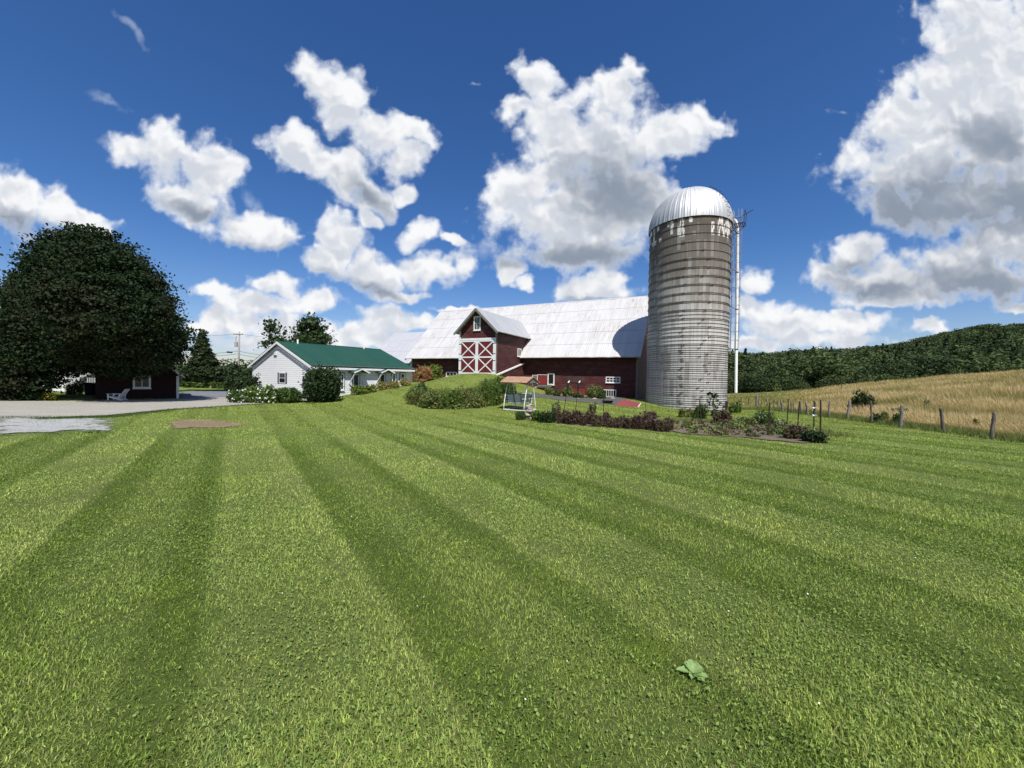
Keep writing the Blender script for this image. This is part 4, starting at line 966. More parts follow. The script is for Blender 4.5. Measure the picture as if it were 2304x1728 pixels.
# frame x: along the gable to the right, y: along the long wall away
HF = Frame(corner, BETA); house = thing('white_building', 'low white clapboard building with green metal roof and two door hoods', 'building', HF.o, -BETA)
ezh = g0.z; ovh = 0.40; ovg = 0.19
xl = HF.on(558, 823, 0).x; xpk = xl/2.0
pkz = HF.on(619, 768.5, 0).z
yend = HF.onx(933.5, 827, 0).y
slh = (pkz-ezh)/(-xpk)
wx0, wx1 = xl+ovh, -ovh; wz = ezh+ovh*slh
mb = MB(); mb.prism([(wx0, -1), (wx1, -1), (wx1, wz-0.08), (xpk, pkz-0.12), (wx0, wz-0.08)], ovg, yend-0.3); mb.obj('wall', m_siding, house)
slab(house, 'roof', m_greenroof, (0, 0, ezh), (0, yend, ezh), (xpk, 0, pkz), th=0.07); slab(house, 'roof', m_greenroof, (xl, yend, ezh), (xl, 0, ezh), (xpk, yend, pkz), th=0.07)
mb = MB(); mb.bar((0.02, -0.02, ezh-0.12), (xpk, -0.02, pkz-0.10), 0.04, 0.17); mb.bar((xl-0.02, -0.02, ezh-0.12), (xpk, -0.02, pkz-0.10), 0.04, 0.17); mb.obj('rake_board', m_white, house)
mb = MB(); mb.box(-0.05, 0.0, 0, yend, ezh-0.22, ezh-0.06); mb.box(wx1+0.002, -0.05, ovg, yend-0.02, ezh-0.22, ezh-0.20); mb.obj('fascia', m_white, house)
mb = MB(); mb.bar((xpk, 0, pkz+0.03), (xpk, yend, pkz+0.03), 0.3, 0.05); mb.obj('ridge_cap', m_greenroof, house)
def vent(u, v):
    c = HF.onx(u, v, xpk+0.3); mb = MB(); mb.tube([(xpk+0.3, c.y, pkz-0.4), (xpk+0.3, c.y, pkz+0.28)], 0.07, 10); mb.obj('vent_pipe', m_pipe, house)
vent(670, 770); vent(819, 780)
# snow guards on the lower half of the roof
sg0 = None
for row in range(3):
    for k in range(22):
        y = 0.5+row*0.15+k*(yend-1)/22; q = 0.10+0.10*row
        if sg0 is None: mb = MB(); mb.box(-0.08, 0.08, -0.04, 0.04, 0, 0.06); sg0 = o = mb.obj('snow_guard', m_greenroof, house)
        else: o = sg0.copy(); COL.objects.link(o); o.parent = house
        o.location = (xpk*q, y, ezh+(pkz-ezh)*q+0.02)
def hrect(u0, v0, u1, v1): a = HF.onx(u0, v1, wx1); b2 = HF.onx(u1, v0, wx1); return a.y, b2.y, a.z, b2.z
a = HF.on(625.5, 862, ovg); b2 = HF.on(645.5, 838.5, ovg)
window(house, a.x+0.2, b2.x-0.2, a.z, b2.z, ovg, 1, 2, frame=m_white, fw=0.06, sill=False, out=0.03, label='small gable window between dark shutters')
for q0, q1 in ((a.x-0.02, a.x+0.18), (b2.x-0.18, b2.x+0.02)):
    mb = MB(); mb.box(q0, q1, ovg-0.03, ovg, a.z, b2.z); mb.obj('shutter', m_shutter, house)
c = HF.on(620, 791, ovg); mb = MB(); mb.prism([(c.x-.22, c.z-.3), (c.x+.22, c.z-.3), (c.x+.22, c.z+.1), (c.x, c.z+.34), (c.x-.22, c.z+.1)], ovg-0.035, ovg); mb.obj('gable_vent', m_white, house)
mb = MB(); mb.box(c.x-.25, c.x+.25, ovg-.07, ovg, c.z-.35, c.z-.30); mb.obj('gable_vent_sill', m_shutter, house)
def trimwin(u0, v0, u1, v1, dark, label):
    y0, y1, z0, z1 = hrect(u0, v0, u1, v1)
    mb = MB(); mb.box(wx1, wx1+0.03, y0-0.07, y0, z0, z1+.07); mb.box(wx1, wx1+0.03, y1, y1+0.07, z0, z1+.07); mb.box(wx1, wx1+0.03, y0, y1, z1, z1+0.07)
    w = window(house, y0, y1, z0, z1, wx1, 1, 2 if not dark else 1, frame=m_white, fw=0.09, axis='x', sgn=1, label=label)
    mb.obj('outer_trim', m_shutter, w); return w
trimwin(765.5, 840, 774, 878, False, 'narrow window beside the round bush')
wv = trimwin(881, 840, 890.5, 862, False, 'window with a small white ring sign')
y0, y1, z0, z1 = hrect(881, 840, 890.5, 862)
mb = MB(); mb.tube([(wx1+0.04, (y0+y1)/2+0.12*math.cos(q), (z0*.35+z1*.65)+0.12*math.sin(q)) for q in np.linspace(0, 6.283, 17)], 0.018, 5, cap=False); mb.obj('ring_sign', m_white, wv)
trimwin(900, 840, 910.5, 858, False, 'last window near the barn')
def doorh(u0, v0, u1, v1, hood):
    y0, y1, z0, z1 = hrect(u0, v0, u1, v1); z0 = tz(*(HF.m @ Vector((0.6, (y0+y1)/2, 0))).xy)-0.05
    mb = MB(); mb.box(wx1, wx1+0.05, y0, y0+.1, z0, z1); mb.box(wx1, wx1+.05, y1-.1, y1, z0, z1); mb.box(wx1, wx1+.05, y0+.1, y1-.1, z1-.1, z1); mb.box(wx1, wx1+.045, y0+.1, y1-.1, z0, z0+.25)
    d = mb.obj('door', m_white, house)
    mb = MB(); mb.box(wx1+.004, wx1+.025, y0+.1, y1-.1, z0+.25, z1-.1); mb.obj('pane', m_glass, d)
    mb = MB(); mb.box(wx1, wx1+.03, y0-.07, y0, z0, z1+.05); mb.box(wx1, wx1+.03, y1, y1+.07, z0, z1+.05); mb.box(wx1, wx1+.03, y0, y1, z1, z1+.05); mb.obj('outer_trim', m_shutter, d)
    mb = MB(); mb.box(wx1+.05, wx1+.09, y1-.17, y1-.13, (z0+z1)/2, (z0+z1)/2+.1); mb.obj('handle', m_steel, d)
    # gabled hood standing out over the door on two struts
    ua, up_, ub = hood; D_ = 0.85
    cy_ = (y0+y1)/2; hwid = (y1-y0)/2+0.42; zt = z1+0.42; ze = z1+0.12
    xo = wx1+D_
    h = slab(house, 'door_hood', m_greenroof, (xo, cy_-hwid, ze), (wx1, cy_-hwid, ze), (xo, cy_, zt), th=0.05); 
    h2 = slab(house, 'door_hood', m_greenroof, (wx1, cy_+hwid, ze), (xo, cy_+hwid, ze), (wx1, cy_, zt), th=0.05)
    mb = MB(); mb.bar((xo+.01, cy_-hwid, ze-.05), (xo+.01, cy_, zt-.05), 0.03, 0.09); mb.bar((xo+.01, cy_+hwid, ze-.05), (xo+.01, cy_, zt-.05), 0.03, 0.09)
    for s_ in (-1, 1): mb.bar((xo-.04, cy_+s_*(hwid-.12), ze-.06), (wx1+.03, cy_+s_*(hwid-.12), ze-.95), 0.07, 0.07); mb.bar((xo, cy_+s_*(hwid-.12), ze-.04), (wx1, cy_+s_*(hwid-.12), ze-.04), .06, .06)
    mb.obj('hood_strut', m_white, house)
doorh(793, 841, 808, 872, (783, 802, 832)); doorh(853, 841, 866, 868, (843, 861, 887))

# ------------------------------------------------------------------ red shed, white house behind the maple
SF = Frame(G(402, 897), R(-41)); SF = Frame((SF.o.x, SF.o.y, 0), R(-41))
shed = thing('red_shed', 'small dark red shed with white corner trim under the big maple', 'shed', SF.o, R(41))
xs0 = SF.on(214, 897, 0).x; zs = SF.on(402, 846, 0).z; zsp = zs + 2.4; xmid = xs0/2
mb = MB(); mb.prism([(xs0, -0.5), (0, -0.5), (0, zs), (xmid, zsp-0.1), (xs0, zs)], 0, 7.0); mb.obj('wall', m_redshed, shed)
kx = 0.55
for sg in (1, -1):
    pts = [(0.38, zs-0.18), (-0.05, zs+0.12), (xmid*0.45, zs+(zsp-zs)*0.50), (xmid, zsp)]
    if sg == -1: pts = [(xs0-x, z) for x, z in pts]
    mb = MB(); mb.prism(pts + [(x, z+0.09) for x, z in pts[::-1]], -0.35, 7.3); mb.obj('roof', m_roof3, shed)
mb = MB(); mb.box(-0.13, 0.02, -0.03, 0.10, -0.4, zs); mb.obj('corner_board', m_white, shed)
x0, x1, z0, z1 = rect_on(SF, 299, 845, 339.5, 874, 0); window(shed, x0, x1, z0, z1, 0, 2, 1, frame=m_white, fw=0.11, mun=0.04, label='square white framed window facing the drive')
WF = Frame((P(190, 860, 33).x, 33, 0), R(0)); wh = thing('white_house', 'white clapboard house mostly hidden behind the dark maple', 'house', WF.o)
mb = MB(); mb.box(-11, -1.6, 0, 8, -0.5, 5.4); mb.prism([(-11, 5.4), (-1.6, 5.4), (-6.3, 8.4)], 0, 8); mb.obj('wall', m_siding, wh)
mb = MB(); mb.prism([(-11.5, 5.2), (-6.3, 8.55), (-1.1, 5.2), (-1.1, 5.35), (-6.3, 8.72), (-11.5, 5.35)], -0.4, 8.4); mb.obj('roof', m_roof3, wh)
mb = MB(); mb.box(-1.6, 4.0, 1.5, 3.4, -0.5, 6.6); mb.obj('rear_wall', m_siding, wh)
window(wh, -8.6, -7.6, 2.6, 4.0, 0, 2, 2, frame=m_white)
# lattice porch
PF = [P(u, 897, 30.5) for u in (178, 216)]
porch = thing('lattice_porch', 'grey white lattice porch screen between white house and red shed', 'porch', (PF[0].x, 30.5, 0))
w_ = PF[1].x-PF[0].x; hp = P(178, 846, 30.5).z
mb = MB(); mb.box(0, w_, -.05, .05, hp-.12, hp); mb.box(0, w_, -.05, .05, 0.15, 0.55)
mb.box(0, .08, -.05, .05, 0, hp)
for i in range(6): xx = w_*0.42+i*w_*0.11; mb.box(xx, xx+0.045, -.03, .03, .5, hp-.1)
mb.obj('frame', m_white, porch)
mb = MB()
for i in range(14): z = 0.55+i*(hp-.65)/14; mb.box(0.08, w_*0.4, -.02, .0, z, z+0.05)
for i in range(5): xx = .1+i*w_*0.08; mb.box(xx, xx+.03, .001, .02, .5, hp-.1)
mb.obj('lattice', m_greywood, porch)
mb = MB(); mb.box(-0.1, 9, 0.4, 4, -0.3, 0.12); 
a = P(126, 897, 29.5); b2 = P(372, 899, 27.2)
led = thing('low_deck', 'low grey wooden deck edge along the front of the red shed', 'deck', ((a.x+SF.o.x)/2-3, 26.9, 0))
mb = MB(); 
for i in range(12): mb.box(-3.6+i*.6, -3.6+i*.6+.58, 0, .5, -.1, .13)
mb.obj('board', m_greywood, led)

# ------------------------------------------------------------------ trees
def px_tree(name, label, cat, u, vb, Y, lob, n, ls, mat, tr, topv, seed, z=None, **k):
    """lob: (u,v,ru,rv,depth offset) in photograph pixels at depth Y"""
    base = P(u, vb, Y); base.z = tz(base.x, base.y) if z is None else z
    sc = Y/F; lobes = []
    for (lu, lv, ru, rv, dy) in lob:
        c = P(lu, lv, Y); t_ = c.x/Y; rx_ = 1.09*ru*sc/math.sqrt(1+0.85*t_*t_); lobes.append((c.x-base.x+dy*t_, dy, c.z-base.z, rx_, rx_*0.92, rv*sc))
    top = P(u, topv, Y).z-base.z
    return tree(name, label, cat, base, lobes, n, ls, mat, tr, top, seed=seed, **k)
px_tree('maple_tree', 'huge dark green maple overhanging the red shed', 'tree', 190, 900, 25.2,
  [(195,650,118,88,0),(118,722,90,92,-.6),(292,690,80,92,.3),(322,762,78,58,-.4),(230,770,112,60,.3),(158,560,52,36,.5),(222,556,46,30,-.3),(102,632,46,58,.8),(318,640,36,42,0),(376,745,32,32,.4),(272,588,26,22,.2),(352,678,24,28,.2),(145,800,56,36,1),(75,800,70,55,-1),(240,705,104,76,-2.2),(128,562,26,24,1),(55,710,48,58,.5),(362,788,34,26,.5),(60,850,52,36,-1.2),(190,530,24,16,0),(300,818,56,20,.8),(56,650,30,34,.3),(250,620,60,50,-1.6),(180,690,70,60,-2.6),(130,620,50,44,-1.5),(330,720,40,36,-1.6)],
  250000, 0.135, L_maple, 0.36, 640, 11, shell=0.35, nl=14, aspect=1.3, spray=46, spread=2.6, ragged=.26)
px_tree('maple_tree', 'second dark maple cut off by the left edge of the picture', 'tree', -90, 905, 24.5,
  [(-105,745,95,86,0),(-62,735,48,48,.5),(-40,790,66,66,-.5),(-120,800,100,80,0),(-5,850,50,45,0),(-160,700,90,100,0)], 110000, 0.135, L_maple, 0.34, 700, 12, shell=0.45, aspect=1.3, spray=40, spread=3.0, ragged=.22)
px_tree('conifer_tree', 'broad conical evergreen standing behind the red shed', 'tree', 455, 878, 41,
  [(459,840,42,20,0),(458,820,32,22,0),(456,799,22,22,0),(455,779,14,20,0),(455,764,7,14,0),(426,842,20,14,0),(490,840,25,18,0),(456,750,5,9,0)], 26000, 0.12, L_con, 0.16, 800, 13, nl=8, shell=0.6, aspect=2.6, spray=20, spread=0.9, ragged=.07)
px_tree('ash_tree', 'thin ragged tree rising behind the left end of the green roof', 'tree', 612, 840, 55,
  [(606,728,10,10,0),(612,745,11,12,0),(622,765,16,11,0),(600,771,12,8,0),(603,752,6,8,0)], 800, 0.28, L_dark, 0.13, 735, 14, nl=7, shell=0.9, spray=14, spread=1.5, ragged=.25)
o = px_tree('bare_tree', 'nearly leafless grey tree between the two trees behind the green roof', 'tree', 636, 840, 57,
  [(630,735,5,10,0),(640,745,6,9,0),(655,768,14,5,0)], 60, 0.3, L_dark, 0.11, 730, 15, nl=6, trunk_mat=m_greywood)
px_tree('round_tree', 'leafy round topped tree rising behind the middle of the green roof', 'tree', 704, 840, 55,
  [(702,722,15,13,0),(695,740,24,16,0),(716,745,18,16,0),(704,762,38,14,0),(732,768,12,9,0),(676,762,12,8,0)], 3400, 0.28, L_dark, 0.2, 740, 16, nl=9, shell=0.9, spray=16, spread=1.6, ragged=.3)
# smaller trees and shrubs at the back left
for i, (u0, u1, v0, v1, Y) in enumerate([(505,548,812,872,48),(392,410,838,870,52),(540,575,822,868,46)]):
    g = P((u0+u1)/2, v1, Y); bushpx('shrub', ['tall leafy shrub right of the conical evergreen', 'leafy shrub left of the conical evergreen', 'leafy shrub at the corner of the white building'][i], 'shrub', u0, u1, v0, v1, 2600, 0.2, L_dark, 'shrubs round the yard', 40+i, at=Vector((g.x, Y, 0)))
for i, (u0, u1, v0, v1) in enumerate([(403,432,862,879),(434,470,864,879),(472,512,860,879),(510,540,858,880)]):
    g = P((u0+u1)/2, v1, 47.0); bushpx('low_bush', ['light green wild bush beside the red shed corner, beyond the lot', 'light green wild bush under the conical evergreen', 'light green wild bush right of the conical evergreen trunk', 'rightmost light green wild bush behind the parking lot'][i], 'bush', u0, u1, v0, v1, 900, 0.15, L_mid, 'wild bushes behind the parking lot', 50+i, at=Vector((g.x, 47.0, 0)), stems=False)
# shrubs in front of the white building
bushpx('evergreen_shrub', 'dark shrub at the left corner of the white building', 'shrub', 512, 580, 830, 884, 7000, 0.11, L_dark, None, 60, at=Vector((P(546,890,28.6).x, 28.6, 0)))
for i, (u0, u1, v0, v1) in enumerate([(514,556,866,896),(546,594,862,900),(584,624,862,901)]):
    bushpx('hydrangea', ['left hydrangea bush with white flower heads', 'middle hydrangea bush with white flower heads', 'right hydrangea bush with most white flower heads'][i], 'hydrangea', u0, u1, v0, v1, 5200, 0.085, L_light if i else L_mid, 'hydrangeas before the white building', 62+i, at=Vector((P((u0+u1)/2,899,25.2).x, 25.2, 0)), flowers=[('flower_head', [26, 40, 46][i], 0.12, M_whtf, 0.10)])
bushpx('bush', 'low mid green bush between hydrangeas and the round bush', 'bush', 612, 686, 866, 900, 6500, 0.085, L_mid, None, 66, at=Vector((P(648,898,25.6).x, 25.6, 0)))
bushpx('round_bush', 'big round dark bush at the corner of the white building', 'bush', 674, 772, 820, 898, 15000, 0.10, L_dark, None, 67, at=Vector((P(723,897,25.6).x, 25.6, 0)), seedlobes=9)
# flower bed along the white building
bushpx('flower_clump', 'yellow flowered clump below the first door', 'flowers', 788, 828, 868, 889, 2600, 0.07, L_light, None, 70, flowers=[('flower', 46, 0.055, M_yelf, 0.45)])
bushpx('flower_clump', 'yellow green clump right of the yellow flowers', 'flowers', 822, 850, 866, 884, 2000, 0.07, L_yel, None, 71, flowers=[('flower', 14, 0.05, M_yelf, 0.45)])
bushpx('spirea_bush', 'peach tipped bush between the two doors', 'bush', 846, 878, 860, 878, 2200, 0.07, L_peach, 'peach tipped bushes along the white building', 72)
bushpx('spirea_bush', 'peach tipped bush right of the second door', 'bush', 874, 900, 857, 875, 2000, 0.07, L_peach, 'peach tipped bushes along the white building', 73)
bushpx('spirea_bush', 'peach tipped bush at the far corner of the white building', 'bush', 899, 925, 852, 869, 2000, 0.07, L_peach, 'peach tipped bushes along the white building', 74)
bushpx('smoke_bush', 'orange pink shrub in front of the red barn wall', 'shrub', 930, 972, 826, 864, 5200, 0.10, L_orange, None, 75, at=Vector((P(951, 862, 38.6).x, 38.6, 0)))
bushpx('smoke_bush', 'light green shrub right of the orange shrub', 'shrub', 956, 994, 824, 858, 4600, 0.10, L_yel, None, 76, at=Vector((P(975, 860, 39.4).x, 39.4, 0)))
# weedy bed on the foot of the ramp
for i, (u0, u1, v0, v1, mt, sp) in enumerate([(914,966,876,912,L_weed,.05),(945,1000,884,920,L_weed,.04),(985,1040,880,921,L_light,.05),(1025,1085,884,919,L_weed,.05),(1070,1126,862,914,L_light,.08),(925,965,866,902,L_mid,.06),(1040,1080,874,900,L_weed,.06),(1078,1116,856,892,L_weed,.10),(1100,1140,852,896,L_light,.10),(1120,1160,862,905,L_mid,.10),(985,1030,882,906,L_weed,.04)]):
    lab = ['leftmost low clump of the weedy bed on the ramp', 'low clump second from the left in the weedy bed', 'light green clump in the middle front of the weedy bed', 'clump right of the middle in the weedy bed', 'tall light green clump at the right end of the weedy bed', 'mid green clump behind the left end of the weedy bed', 'upper clump high on the ramp slope', 'ragged clump highest up on the ramp beside the barn', 'light green clump behind the left leg of the garden swing', 'mid green clump behind the roof of the garden swing', 'clump behind the middle of the weedy bed'][i]
    bushpx('weed_clump', lab, 'weeds', u0, u1, v0, v1, 5200, 0.075, mt, 'weeds growing on the barn ramp', 80+i, spiky=sp, stems=False, flowers=[('flower', 8, 0.035, M_whtf if i % 2 else M_yelf, 0.5)], seedlobes=9)
for i, (u, v, h) in enumerate([(1128, 850, 34), (1136, 856, 30), (1118, 852, 22)]):
    g = G(u, v); g.z = tz(g.x, g.y); sc = g.y/F; o = thing('tall_weed', ['tallest thin weed beside the ramp coping', 'thin weed right of the tallest one by the coping', 'short thin weed at the foot of the coping'][i], 'weed', g, group='weeds growing on the barn ramp')
    rr = np.random.default_rng(i); mb = MB(); mb.tube([(0, 0, -.05), (.05, 0, h*sc*.6), (0, 0, h*sc)], [.015, .01, .004], 5); mb.obj('stem', L_mid, o)
    pp = np.stack([rr.normal(0, .16, 220), rr.normal(0, .16, 220), rr.uniform(.1, h*sc, 220)], 1); v_, f_ = leaf_quads(pp, .09, rr, 2.2); meshobj('foliage', v_, f_, L_mid, o, attr=np.repeat(rr.random(220), 4))
rr = np.random.default_rng(321); bed = np.array([(lambda g: (g.x, g.y))(G(*w)) for w in [(915,900),(935,914),(970,921),(1030,922),(1085,918),(1130,910),(1158,904),(1150,884),(1120,872),(1085,880),(1040,885),(985,890),(935,888)]])
xx = rr.uniform(bed[:, 0].min(), bed[:, 0].max(), 26000); yy = rr.uniform(bed[:, 1].min(), bed[:, 1].max(), 26000); k = inside(bed, xx, yy); xx, yy = xx[k], yy[k]; hh = rr.uniform(.1, .55, len(xx))*(1+.4*np.sin(xx*2.3)*np.sin(yy*1.9))
pp = np.stack([xx, yy, TZ(xx, yy)+hh*rr.random(len(xx))**.5], 1); v_, f_ = leaf_quads(pp, .085, rr, 2.4); props(meshobj('weed_cover', v_, f_, L_weed, attr=np.repeat(rr.random(len(pp)), 4)), 'tangle of knee high weeds covering the foot of the barn ramp', 'weeds', kind='stuff')
# plants at the foot of the barn
for i, (u0, u1, v0, v1) in enumerate([(1226,1246,872,889),(1246,1262,878,892),(1262,1292,872,893),(1290,1312,884,896),(1318,1356,866,897),(1345,1364,880,898)]):
    bushpx('foundation_plant', ['leafy plant right of the low red hatch by the shutters', 'smallest plant at the barn foot', 'broad plant left of the middle red hatch', 'low plant below the middle red hatch', 'tall olive plant between hatch and barred window', 'plant beside the barred cellar window'][i], 'plant', u0, u1, v0, v1, 1500, 0.10, L_mid if i % 2 else L_weed, 'plants along the barn foot', 100+i, spiky=.05, stems=False)

# utility pole and cables
up = P(536, 840, 66); up.z = tz(up.x, up.y)
pole = thing('utility_pole', 'weathered utility pole with crossarm behind the white building', 'utility pole', up)
ph = P(539, 746, 66).z - up.z
mb = MB(); mb.tube([(0, 0, -.5), (.18, 0, ph)], [.17, .12], 10); mb.obj('pole', m_polewood, pole, smooth=True)
zc = P(537, 752.5, 66).z-up.z; mb = MB(); mb.box(-.78, .86, -.14, -.02, zc-.06, zc+.07); arm = mb.obj('crossarm', m_greywood, pole)
for x in (-.7, -.3, .75): mb = MB(); mb.tube([(x, -.08, zc+.07), (x, -.08, zc+.25)], [.04, .05], 8); mb.obj('insulator', m_transf, arm)
zt_ = P(535, 775, 66).z-up.z; mb = MB(); mb.tube([(-.12, -.35, zt_-.42), (-.12, -.35, zt_-.38), (-.12, -.35, zt_+.38), (-.12, -.35, zt_+.45)], [.2, .25, .25, .1], 14); tr_ = mb.obj('transformer', m_transf, pole, smooth=False)
mb = MB(); mb.tube([(-.3, -.15, zt_+.5), (-.34, -.15, zt_+1.2)], .06, 8); mb.tube([(-.2, -.15, zt_+1.5), (-.24, -.15, zt_+1.0)], .05, 8); mb.obj('fuse', m_transf, pole)
def cable(lab, u0, v0, u1, v1, Y0, Y1, sag, r=0.02):
    a, b_ = P(u0, v0, Y0), P(u1, v1, Y1); mb = MB(); pts = []
    for k in np.linspace(0, 1, 25): q = a.lerp(b_, k); q.z -= sag*4*k*(1-k); pts.append(q)
    mb.tube(pts, r, 5); o = mb.obj('overhead_cable', m_wire); props(o, lab, 'cable', 'cables of the utility pole'); return o
for i, (lab, v, vl, vr, r) in enumerate([('top overhead cable running left from the crossarm', 751, 742, None, .02), ('top overhead cable running right from the crossarm', 751, None, 752, .02),
      ('upper communication cable left of the pole', 790, 786, None, .03), ('upper communication cable right of the pole', 790, None, 803, .03), ('lowest communication cable left of the pole', 806, 803, None, .03), ('lowest communication cable right of the pole', 808, None, 815, .03), ('middle communication cable left of the pole', 796, 793, None, .03), ('middle communication cable right of the pole', 797, None, 809, .03)]):
    if vl: cable(lab, 536, v, 300, vl, 66, 72, .7, r)
    else: cable(lab, 537, v, 760, vr, 66, 70, .7, r)
for i, (u, v, w_) in enumerate([(516.5, 792.5, .5), (542.5, 809.5, .28)]):
    c = P(u, v, 66.4); mb = MB(); mb.tube([c-Vector((w_*1.0, 0, -.03)), c-Vector((w_*.85, 0, -.02)), c+Vector((w_*.85, 0, -.02)), c+Vector((w_*1.0, 0, -.03))], [.05, .14, .14, .05], 10)
    o = mb.obj('splice_case', m_rubber); props(o, ['long black splice case hanging on the cable left of the pole', 'short black splice case just right of the pole'][i], 'splice case', 'black cases on the cables')

# ------------------------------------------------------------------ adirondack chair
cg = G(262, 901.5); chair = thing('garden_chair', 'white slatted garden chair facing left before the red shed', 'chair', cg, R(12))
def slatrow(name, pts, wid, n, mat, par, gap=.02):
    for i in range(n):
        mb = MB(); y0 = -wid/2 + i*wid/n
        for (x0, z0), (x1, z1) in zip(pts[:-1], pts[1:]): mb.bar((x0, y0+wid/n/2, z0), (x1, y0+wid/n/2, z1), wid/n-gap, .022)
        mb.obj(name, mat, par)
slatrow('back_slat', [(.22, .20), (.50, .52), (.78, .92)], .54, 5, m_white, chair)
for i in range(6):
    mb = MB(); x = -.34+i*.115; mb.bar((x, -.27, .36-.026*i), (x, .27, .36-.026*i), .095, .022); mb.obj('seat_slat', m_white, chair)
for s_ in (-1, 1):
    mb = MB(); mb.bar((-.44, s_*.30, .54), (.50, s_*.30, .52), .13, .025); mb.obj('armrest', m_white, chair)
    mb = MB(); mb.bar((-.38, s_*.27, 0), (-.38, s_*.27, .53), .03, .09, up=(1, 0, 0)); mb.obj('leg', m_white, chair)
    mb = MB(); mb.bar((-.46, s_*.24, .36), (.62, s_*.24, .04), .03, .11); mb.obj('leg', m_white, chair)
    mb = MB(); mb.bar((.40, s_*.29, .10), (.40, s_*.29, .51), .03, .07, up=(1, 0, 0)); mb.obj('arm_support', m_white, chair)
mb = MB(); mb.bar((.46, -.28, .43), (.46, .28, .43), .03, .08); mb.obj('back_rail', m_white, chair)
chair.scale = (.80, .85, .84)
# dark bin and yellow flowers by the white house
bg_ = G(128, 896); bin_ = thing('waste_bin', 'dark wheeled bin at the corner of the white house', 'bin', bg_ + Vector((0, 2.2, 0)))
mb = MB(); mb.prism([(-.24, .08), (.24, .08), (.30, .92), (-.30, .92)], -.28, .28); mb.obj('body', m_rubber, bin_, bevel=.03)
mb = MB(); mb.prism([(-.33, .92), (.33, .92), (.30, 1.0), (-.20, 1.04)], -.31, .31); mb.obj('lid', m_rubber, bin_)
mb = MB(); mb.tube([(.2, -.32, .1), (.2, -.26, .1)], .1, 14); mb.tube([(.2, .26, .1), (.2, .32, .1)], .1, 14); mb.obj('wheel', m_rubber, bin_)
bushpx('flower_clump', 'yellow flower clump at the foot of the white house', 'flowers', 104, 126, 888, 902, 1500, 0.07, L_yel, None, 120, flowers=[('flower', 60, .06, M_yelf, .4)])
bushpx('flower_clump', 'pale green clump left of the yellow flowers by the white house', 'flowers', 84, 106, 884, 902, 1500, 0.07, L_light, None, 121)
bushpx('rose_bush', 'straggly olive bush against the white house wall', 'bush', 152, 186, 866, 900, 1500, 0.08, L_weed, None, 122, at=Vector((P(168, 899, 28).x, 28, 0)), spiky=.04)

# ------------------------------------------------------------------ garden swing
swc = Vector((0.48, 22.95, 0)); PH = R(33)
sw = thing('garden_swing', 'white metal framed garden swing with tan shingled roof and two facing benches', 'garden swing', (swc.x, swc.y, tz(swc.x, swc.y)), -PH)
Lh, Gh, Ht = .70, .66, 1.62
for s_ in (-1, 1):
    for g_ in (-1, 1):
        mb = MB(); mb.tube([(s_*Lh, g_*Gh, 0), (s_*Lh, g_*(Gh-.02), .35), (s_*Lh, g_*(Gh*.62), 1.25), (s_*Lh, g_*(Gh*.35), Ht-.02), (s_*Lh, 0.0, Ht+.06)], .026, 8); mb.obj('leg', m_white, sw, smooth=True)
    mb = MB(); mb.bar((s_*Lh, -Gh, .04), (s_*Lh, Gh, .04), .05, .05); mb.obj('base_rail', m_white, sw)
mb = MB(); mb.bar((-Lh-.02, -Gh, .05), (Lh+.02, -Gh, .05), .06, .05); mb.bar((-Lh-.02, Gh, .05), (Lh+.02, Gh, .05), .06, .05); mb.obj('base_rail', m_white, sw)
mb = MB(); mb.tube([(-Lh, 0, Ht+.03), (Lh, 0, Ht+.03)], .025, 8); mb.obj('top_bar', m_white, sw)
for g_ in (-1, 1):
    a_, b_, c_ = (-.92*g_, -.80*g_, Ht+.02), (.92*g_, -.80*g_, Ht+.02), (-.92*g_, 0, Ht+.36)
    if g_ == 1: slab(sw, 'roof', m_shingle, (-.92, -.80, Ht), (.92, -.80, Ht), (-.92, 0, Ht+.34), th=.035)
    else: slab(sw, 'roof', m_shingle, (.92, .80, Ht), (-.92, .80, Ht), (.92, 0, Ht+.34), th=.035)
for s_ in (-1, 1):
    mb = MB(); mb.add([(s_*.86, -.72, Ht-.0), (s_*.86, .72, Ht-.0), (s_*.86, 0, Ht+.31), (s_*.83, -.72, Ht-.0), (s_*.83, .72, Ht-.0), (s_*.83, 0, Ht+.31)], [(0, 1, 2), (5, 4, 3), (0, 3, 4, 1), (1, 4, 5, 2), (2, 5, 3, 0)]); mb.obj('gable', m_greywood, sw)
for g_ in (-1, 1):
    bench = mb = MB()
    for i in range(4): mb.bar((-.52, g_*(.16+i*.10), .47-i*.012), (.52, g_*(.16+i*.10), .47-i*.012), .085, .02)
    seat = mb.obj('seat', m_bench, sw)
    mb = MB()
    for i in range(5): mb.bar((-.52, g_*(.50+.035*i), .52+i*.095), (.52, g_*(.50+.035*i), .52+i*.095), .02, .08)
    bk = mb.obj('backrest', m_bench, sw)
    mb = MB()
    for x in (-.5, 0, .5): mb.bar((x, g_*.53, .42), (x, g_*.69, 1.0), .03, .03)
    mb.bar((-.54, g_*.68, 1.0), (.54, g_*.68, 1.0), .03, .04)
    mb.obj('back_frame', m_steel if g_ == -1 else m_white, bk)
    for s_ in (-1, 1):
        mb = MB(); mb.tube([(s_*.56, g_*.40, .44), (s_*.60, g_*.22, 1.58)], .012, 5); mb.obj('hanger', m_white, sw)
        mb = MB(); mb.bar((s_*.54, g_*.12, .68), (s_*.54, g_*.60, .70), .05, .025); mb.obj('armrest', m_white, sw)
mb = MB()
for i in range(6): mb.bar((-.5, -.3+i*.12, .16), (.5, -.3+i*.12, .16), .10, .02)
mb.obj('footboard', m_greywood, sw)

